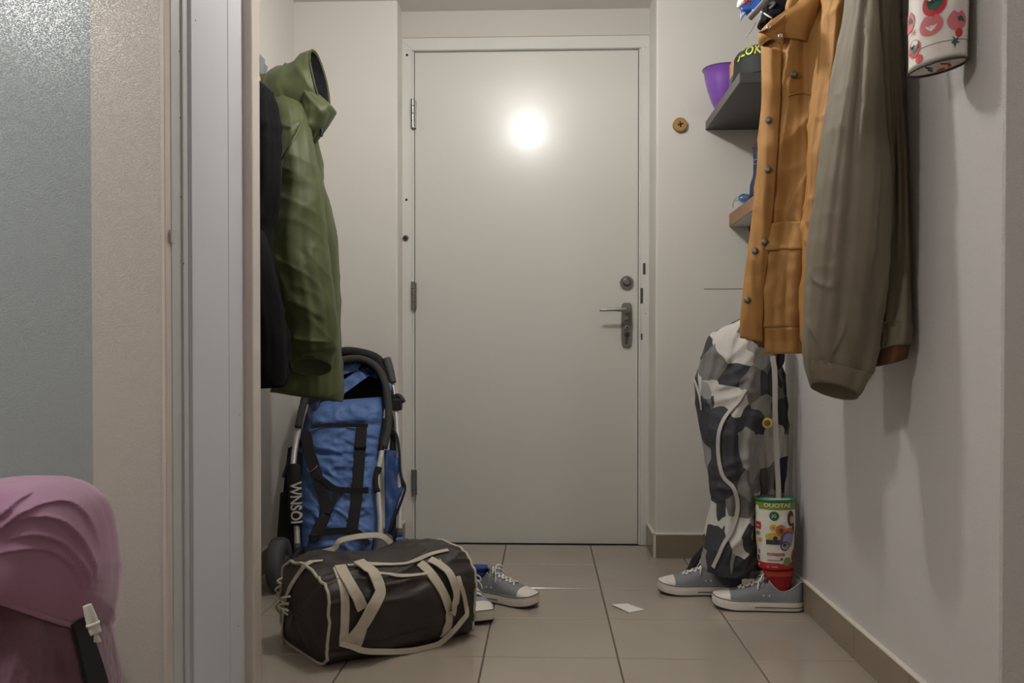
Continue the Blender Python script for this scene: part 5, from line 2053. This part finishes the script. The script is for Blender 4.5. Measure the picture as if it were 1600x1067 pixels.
tube('slider_ring', [sp(479, 732, .066), sp(484, 737, .07), sp(492, 732, .07), sp(496, 727, .066)], .0022, M_STEEL, st_, n=6, samples=12)
# canopy: arch rims, dark inside, blue flaps
ARCH = [(466, 668), (474, 632), (488, 600), (510, 574), (538, 562), (566, 561), (588, 573), (601, 596), (607, 630), (606, 668), (600, 700)]
tube('canopy_rim', [S(p[0], p[1], .05) for p in ARCH], .0135, mat('canopy_edge', (58, 56, 54), .75), st_, n=12, samples=60)
ARCH2 = [(476, 630), (488, 590), (508, 562), (536, 550), (565, 552), (590, 562), (603, 585), (610, 620)]
tube('canopy_frame', [S(p[0], p[1], -.02) for p in ARCH2], .019, M_BLACKC, st_, n=12, samples=50)
arc = [S(p[0], p[1], .045) for p in cr([tuple(map(float, p)) for p in ARCH], 40)]
cen = S(545, 640, -.06)
rings = [arc, [cen + (p - cen) * .8 + Vector((0, .06, 0)) for p in arc], [cen + (p - cen) * .4 + Vector((0, .07, 0)) for p in arc], [cen + (p - cen) * .02 + Vector((0, .07, 0)) for p in arc]]
v, f = loftv(rings, closed=False)
mk('canopy_inside', v, f, mat('canopy_black_lining', (22, 22, 26), .85), st_)


def flap(name, quad, off, m, amp=.006):
    A, B, C, D = [np.array(q, float) for q in quad]

    def fn(u, v):
        q = (A * (1 - u) + B * u) * (1 - v) + (D * (1 - u) + C * u) * v
        return S(q[0], q[1], off + amp * nz(q[0] * .08, q[1] * .08, 2.2) * 2), Vector((0, -1, 0))
    return patch(name, fn, m, st_, 16, 12, .006)


flap('canopy_flap', ((520, 569), (566, 566), (558, 579), (520, 590)), .01, M_BLUE)
flap('canopy_flap', ((520, 606), (560, 577), (578, 586), (520, 628)), .012, M_BLUE)
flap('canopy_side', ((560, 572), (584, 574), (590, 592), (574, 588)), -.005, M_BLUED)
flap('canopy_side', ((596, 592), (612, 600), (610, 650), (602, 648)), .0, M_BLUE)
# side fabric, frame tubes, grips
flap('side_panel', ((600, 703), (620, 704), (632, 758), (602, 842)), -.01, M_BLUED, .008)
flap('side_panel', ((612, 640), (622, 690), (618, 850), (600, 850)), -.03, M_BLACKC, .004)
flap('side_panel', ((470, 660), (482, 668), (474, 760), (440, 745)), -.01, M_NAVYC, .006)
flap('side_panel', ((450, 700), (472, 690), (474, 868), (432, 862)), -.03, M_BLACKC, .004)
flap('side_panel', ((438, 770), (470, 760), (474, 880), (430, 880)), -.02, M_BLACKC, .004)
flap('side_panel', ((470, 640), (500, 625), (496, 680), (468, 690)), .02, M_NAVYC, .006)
tube('frame_tube', [S(478, 632, .03), S(470, 660, .035), S(463, 690, .04), S(458, 730, .05), S(460, 770, .055), S(463, 810, .055), S(465, 857, .05)], .0105, M_ALU, st_, n=12, samples=40)
tube('tube_end', [S(465, 850, .05), S(465, 872, .048)], .0125, M_GREYR, st_, n=12)
sl = tube('tube_sleeve', [S(459, 728, .052), S(460, 750, .056), S(461, 785, .058), S(462, 822, .056)], .024, M_BLACKC, st_, n=24, samples=20)
tv, tf = textv('WNSOI', .055, 0, .0012, .004)
mx_ = max(abs(p.x) for p in tv)
out = []
for p in tv:
    py = 786 + p.x / mx_ * 33         # letters run down the sleeve
    px = float(np.interp(py, [728, 750, 785, 822], [459, 460, 461, 462])) + p.y / .0195 * 7.6
    q = S(px, py, .080)
    base_ = S(float(np.interp(py, [728, 750, 785, 822], [459, 460, 461, 462])), py, float(np.interp(py, [728, 750, 785, 822], [.052, .056, .058, .056])))
    dx = q.x - base_.x
    q.y = base_.y - math.sqrt(max(1e-6, .0246 ** 2 - dx * dx)) - .0022
    out.append(q)
mk('sleeve_lettering', out, tf, flat('letter_white', (216, 213, 208)), sl, smooth=False)
tube('frame_tube', [S(604, 640, .04), S(600, 680, .045), S(595, 715, .05), S(590, 745, .05), S(592, 780, .05), S(594, 810, .05), S(593, 850, .045), S(588, 870, .04)], .0100, M_ALU, st_, n=12, samples=40)
tube('tube_sleeve', [S(603, 655, .042), S(598, 690, .047), S(595, 704, .05)], .0125, M_BLACKC, st_, n=12, samples=12)
tube('tube_sleeve', [S(592, 730, .05), S(588, 748, .05), S(590, 770, .05)], .0125, M_BLACKC, st_, n=12, samples=12)
tube('frame_tube', [S(613, 600, -.02), S(618, 640, -.02), S(621, 680, -.02), S(624, 740, -.02), S(625, 800, -.02), S(624, 845, -.02)], .0095, M_ALU, st_, n=12, samples=30)
tube('tube_end', [S(624, 826, -.02), S(624, 841, -.02)], .0125, M_GREYR, st_, n=12)
box('tube_foot', S(624, 850, 0).x - .014, S(624, 850, 0).x + .014, SYD(850) + .0, SYD(850) + .03, S(624, 856, -.02).z, S(624, 838, -.02).z, M_BLUE, st_, bevel=.003)
tube('push_grip', [S(604, 560, .0), S(609, 578, -.005), S(614, 598, -.01)], [.016, .016, .013], M_GREYR, st_, n=14, samples=14)
tube('lever', [S(613, 628, -.01), S(620, 618, .0), S(627, 622, .0), S(631, 628, .0)], [.010, .009, .009, .008], M_BLACKR, st_, n=10, samples=14)
b_ = S(620, 632, -.01)
box('joint', b_.x - .020, b_.x + .020, b_.y - .015, b_.y + .015, b_.z - .022, b_.z + .022, M_BLACKR, st_, bevel=.006, seg=2)
tube('brake_cable', [S(611, 668, .0), S(620, 680, -.005), S(624, 705, -.005), S(626, 740, -.005), S(633, 760, -.005), S(628, 780, -.005), S(614, 815, -.0), S(606, 838, .0)], .0075, M_BLACKC, st_, n=8, samples=30, flatr=.003)
tube('joint_tube', [S(474, 630, .0), S(479, 642, .0)], .013, M_GREYR, st_, n=12)
tube('hinge_knob', [S(472, 647, .02), S(482, 647, .02)], .012, M_BLACKR, st_, n=12)
# wheels with forks
def wheel(px, py, d, r, w, par):
    c = W(px, py, d)
    c.z = r
    prof = [(r * .30, -w / 2), (r * .80, -w / 2), (r * .95, -w * .42), (r, -w * .2), (r, w * .2), (r * .95, w * .42), (r * .80, w / 2), (r * .30, w / 2)]
    n_ = 36
    rings_ = []
    for k in range(n_):
        a = 2 * math.pi * k / n_
        rings_.append([c + Vector((x, math.cos(a) * rr, math.sin(a) * rr)) for rr, x in prof])
    vs_ = [p for rr in rings_ for p in rr]
    m_ = len(prof)
    fs_ = [[i * m_ + k, i * m_ + (k + 1) % m_, ((i + 1) % n_) * m_ + (k + 1) % m_, ((i + 1) % n_) * m_ + k] for i in range(n_) for k in range(m_)]
    wh = mk('wheel', vs_, fs_, M_GREYR, par)
    tube('axle', [c + Vector((-w * .7, 0, 0)), c + Vector((w * .7, 0, 0))], r * .34, M_BLACKR, wh, n=16)
    return c


cw = wheel(436, 905, 2.93, .088, .050, st_)
tube('fork', [cw + Vector((.036, 0, 0)), cw + Vector((.038, .05, .012)), cw + Vector((.036, .12, .02)), S(462, 878, .0)], .011, M_BLACKR, st_, n=10, samples=16)
cw2 = wheel(600, 905, 3.0, .088, .050, st_)
tube('fork', [cw2 + Vector((-.036, 0, 0)), cw2 + Vector((-.036, .05, .06)), S(588, 868, .02)], .011, M_BLACKR, st_, n=10, samples=16)
tube('axle_bar', [cw + Vector((.03, .10, .0)), cw2 + Vector((-.03, .04, .0))], .010, M_BLACKR, st_, n=10)
for px in (470, 600):
    q = S(px, 870, 0)
    tube('rear_leg', [q, Vector((q.x, q.y + .12, .02))], .011, M_BLACKR, st_, n=10)
# orange-brown wood block by the wheel
q = W(422, 858, 3.22)
wb_ = thing('wood_block', (q.x, 3.22, 0), 'brown wooden block on the floor behind the pushchair wheel', 'block')
box('block', q.x - .04, q.x + .02, 3.18, 3.26, 0, W(422, 848, 3.22).z, M_WOOD, wb_, bevel=.003)

# ================================================================== mauve coat on a chair in the front room
PY = 1.20
pc_ = thing('mauve_coat', (W(60, 900, PY).x, PY, .10), 'mauve velour hooded coat draped over a chair in the front room', 'coat')
pbod = Cloth([(850, -60, 850, 116, PY, .08), (900, -85, 900, 132, PY, .09), (950, -95, 955, 142, PY, .097), (1000, -100, 1005, 150, PY, .11), (1067, -105, 1067, 158, PY, .125), (1180, -110, 1180, 165, PY, .13), (1300, -115, 1300, 168, PY, .13)],
             nv=110, nt=150, amp=.020, k=2.4, zk=2.4, fine=.006, fk=16, seed=81, sq=2.5, ampf=lambda t: .8, wr=((.010, 4, 10, 1.2, 4.0),))
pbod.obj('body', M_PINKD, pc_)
phd = Cloth([(749, 15, 749, 65, PY, .03), (752, -25, 753, 100, PY, .065), (766, -70, 770, 128, PY, .10), (790, -95, 800, 150, PY, .125), (825, -105, 845, 161, PY, .135), (858, -108, 890, 165, PY, .14), (880, -110, 930, 163, PY, .142), (886, -112, 962, 152, PY, .142), (889, -110, 982, 141, PY, .14)],
            nv=170, nt=200, amp=.012, k=1.6, zk=3.0, fine=.003, fk=13, seed=84, sq=2.2, ampf=lambda t: .3 + .6 * t, hem_up=.04,
            wr=((.004, 2.5, 18, -.45, 4.0),), ftilt=(.062, .35),
            arcs=(([(-20, 850), (8, 822), (35, 798), (70, 783), (108, 786), (138, 815), (156, 862)], .014, 13), ([(-10, 815), (12, 795), (30, 778), (52, 765)], .012, 11),
                  ([(20, 815), (60, 806), (98, 818), (126, 848), (142, 885), (146, 915)], .012, 12), ([(10, 848), (50, 838), (92, 850), (118, 876), (134, 905), (138, 930)], .010, 11),
                  ([(-20, 880), (20, 868), (62, 864), (95, 876), (118, 900), (128, 930)], .008, 7)))
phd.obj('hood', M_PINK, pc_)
v, f = tubev([p for p in phd.outer[-1]], .0045, 8, False, closed=True)
mk('hood_hem', v, f, M_PINK, pc_)
P_, N_ = pbod.path([(116, 970), (126, 1000), (136, 1035), (146, 1075), (152, 1130)], 24, .006)
ribbon('black_strap', P_, N_, [.022 + .020 * i / 23 for i in range(24)], M_BLACKC, pc_, .004)
c0_, c1_ = W(136, 945, 1.06), W(150, 990, 1.06)
tube('cord_lock', [c0_, c0_.lerp(c1_, .5), c1_], [.005, .0068, .0068], mat('white_cord_plastic', (206, 202, 196), .5), pc_, n=12, samples=12)
tube('cord_band', [c0_.lerp(c1_, .62), c0_.lerp(c1_, .72)], .0080, M_LACE, pc_, n=12)
for k in range(3):
    tube('cord_end', [c1_, c1_ + Vector((.002 + .003 * (k - 1), 0, -.010))], .002, M_LACE, pc_, n=6)
# chair carrying it
chx = W(35, 900, PY).x
chair = thing('dining_chair', (chx, PY, 0), 'dark wooden chair almost hidden under the mauve coat', 'chair')
for dx in (-.07, .07):
    box('leg', chx + dx - .016, chx + dx + .016, PY - .016, PY + .016, 0, .56, M_WOODB, chair, bevel=.004)
    box('leg', W(95, 900, 1.55).x - .14 + dx - .016, W(95, 900, 1.55).x - .14 + dx + .016, PY + .30, PY + .33, 0, .40, M_WOODB, chair, bevel=.004)
box('backrest', chx - .08, chx + .08, PY - .012, PY + .012, .42, .57, M_WOODB, chair, bevel=.006)
sx1 = W(95, 900, 1.55).x
box('seat', sx1 - .28, sx1, PY - .02, PY + .35, .39, .415, M_WOODB, chair, bevel=.008)
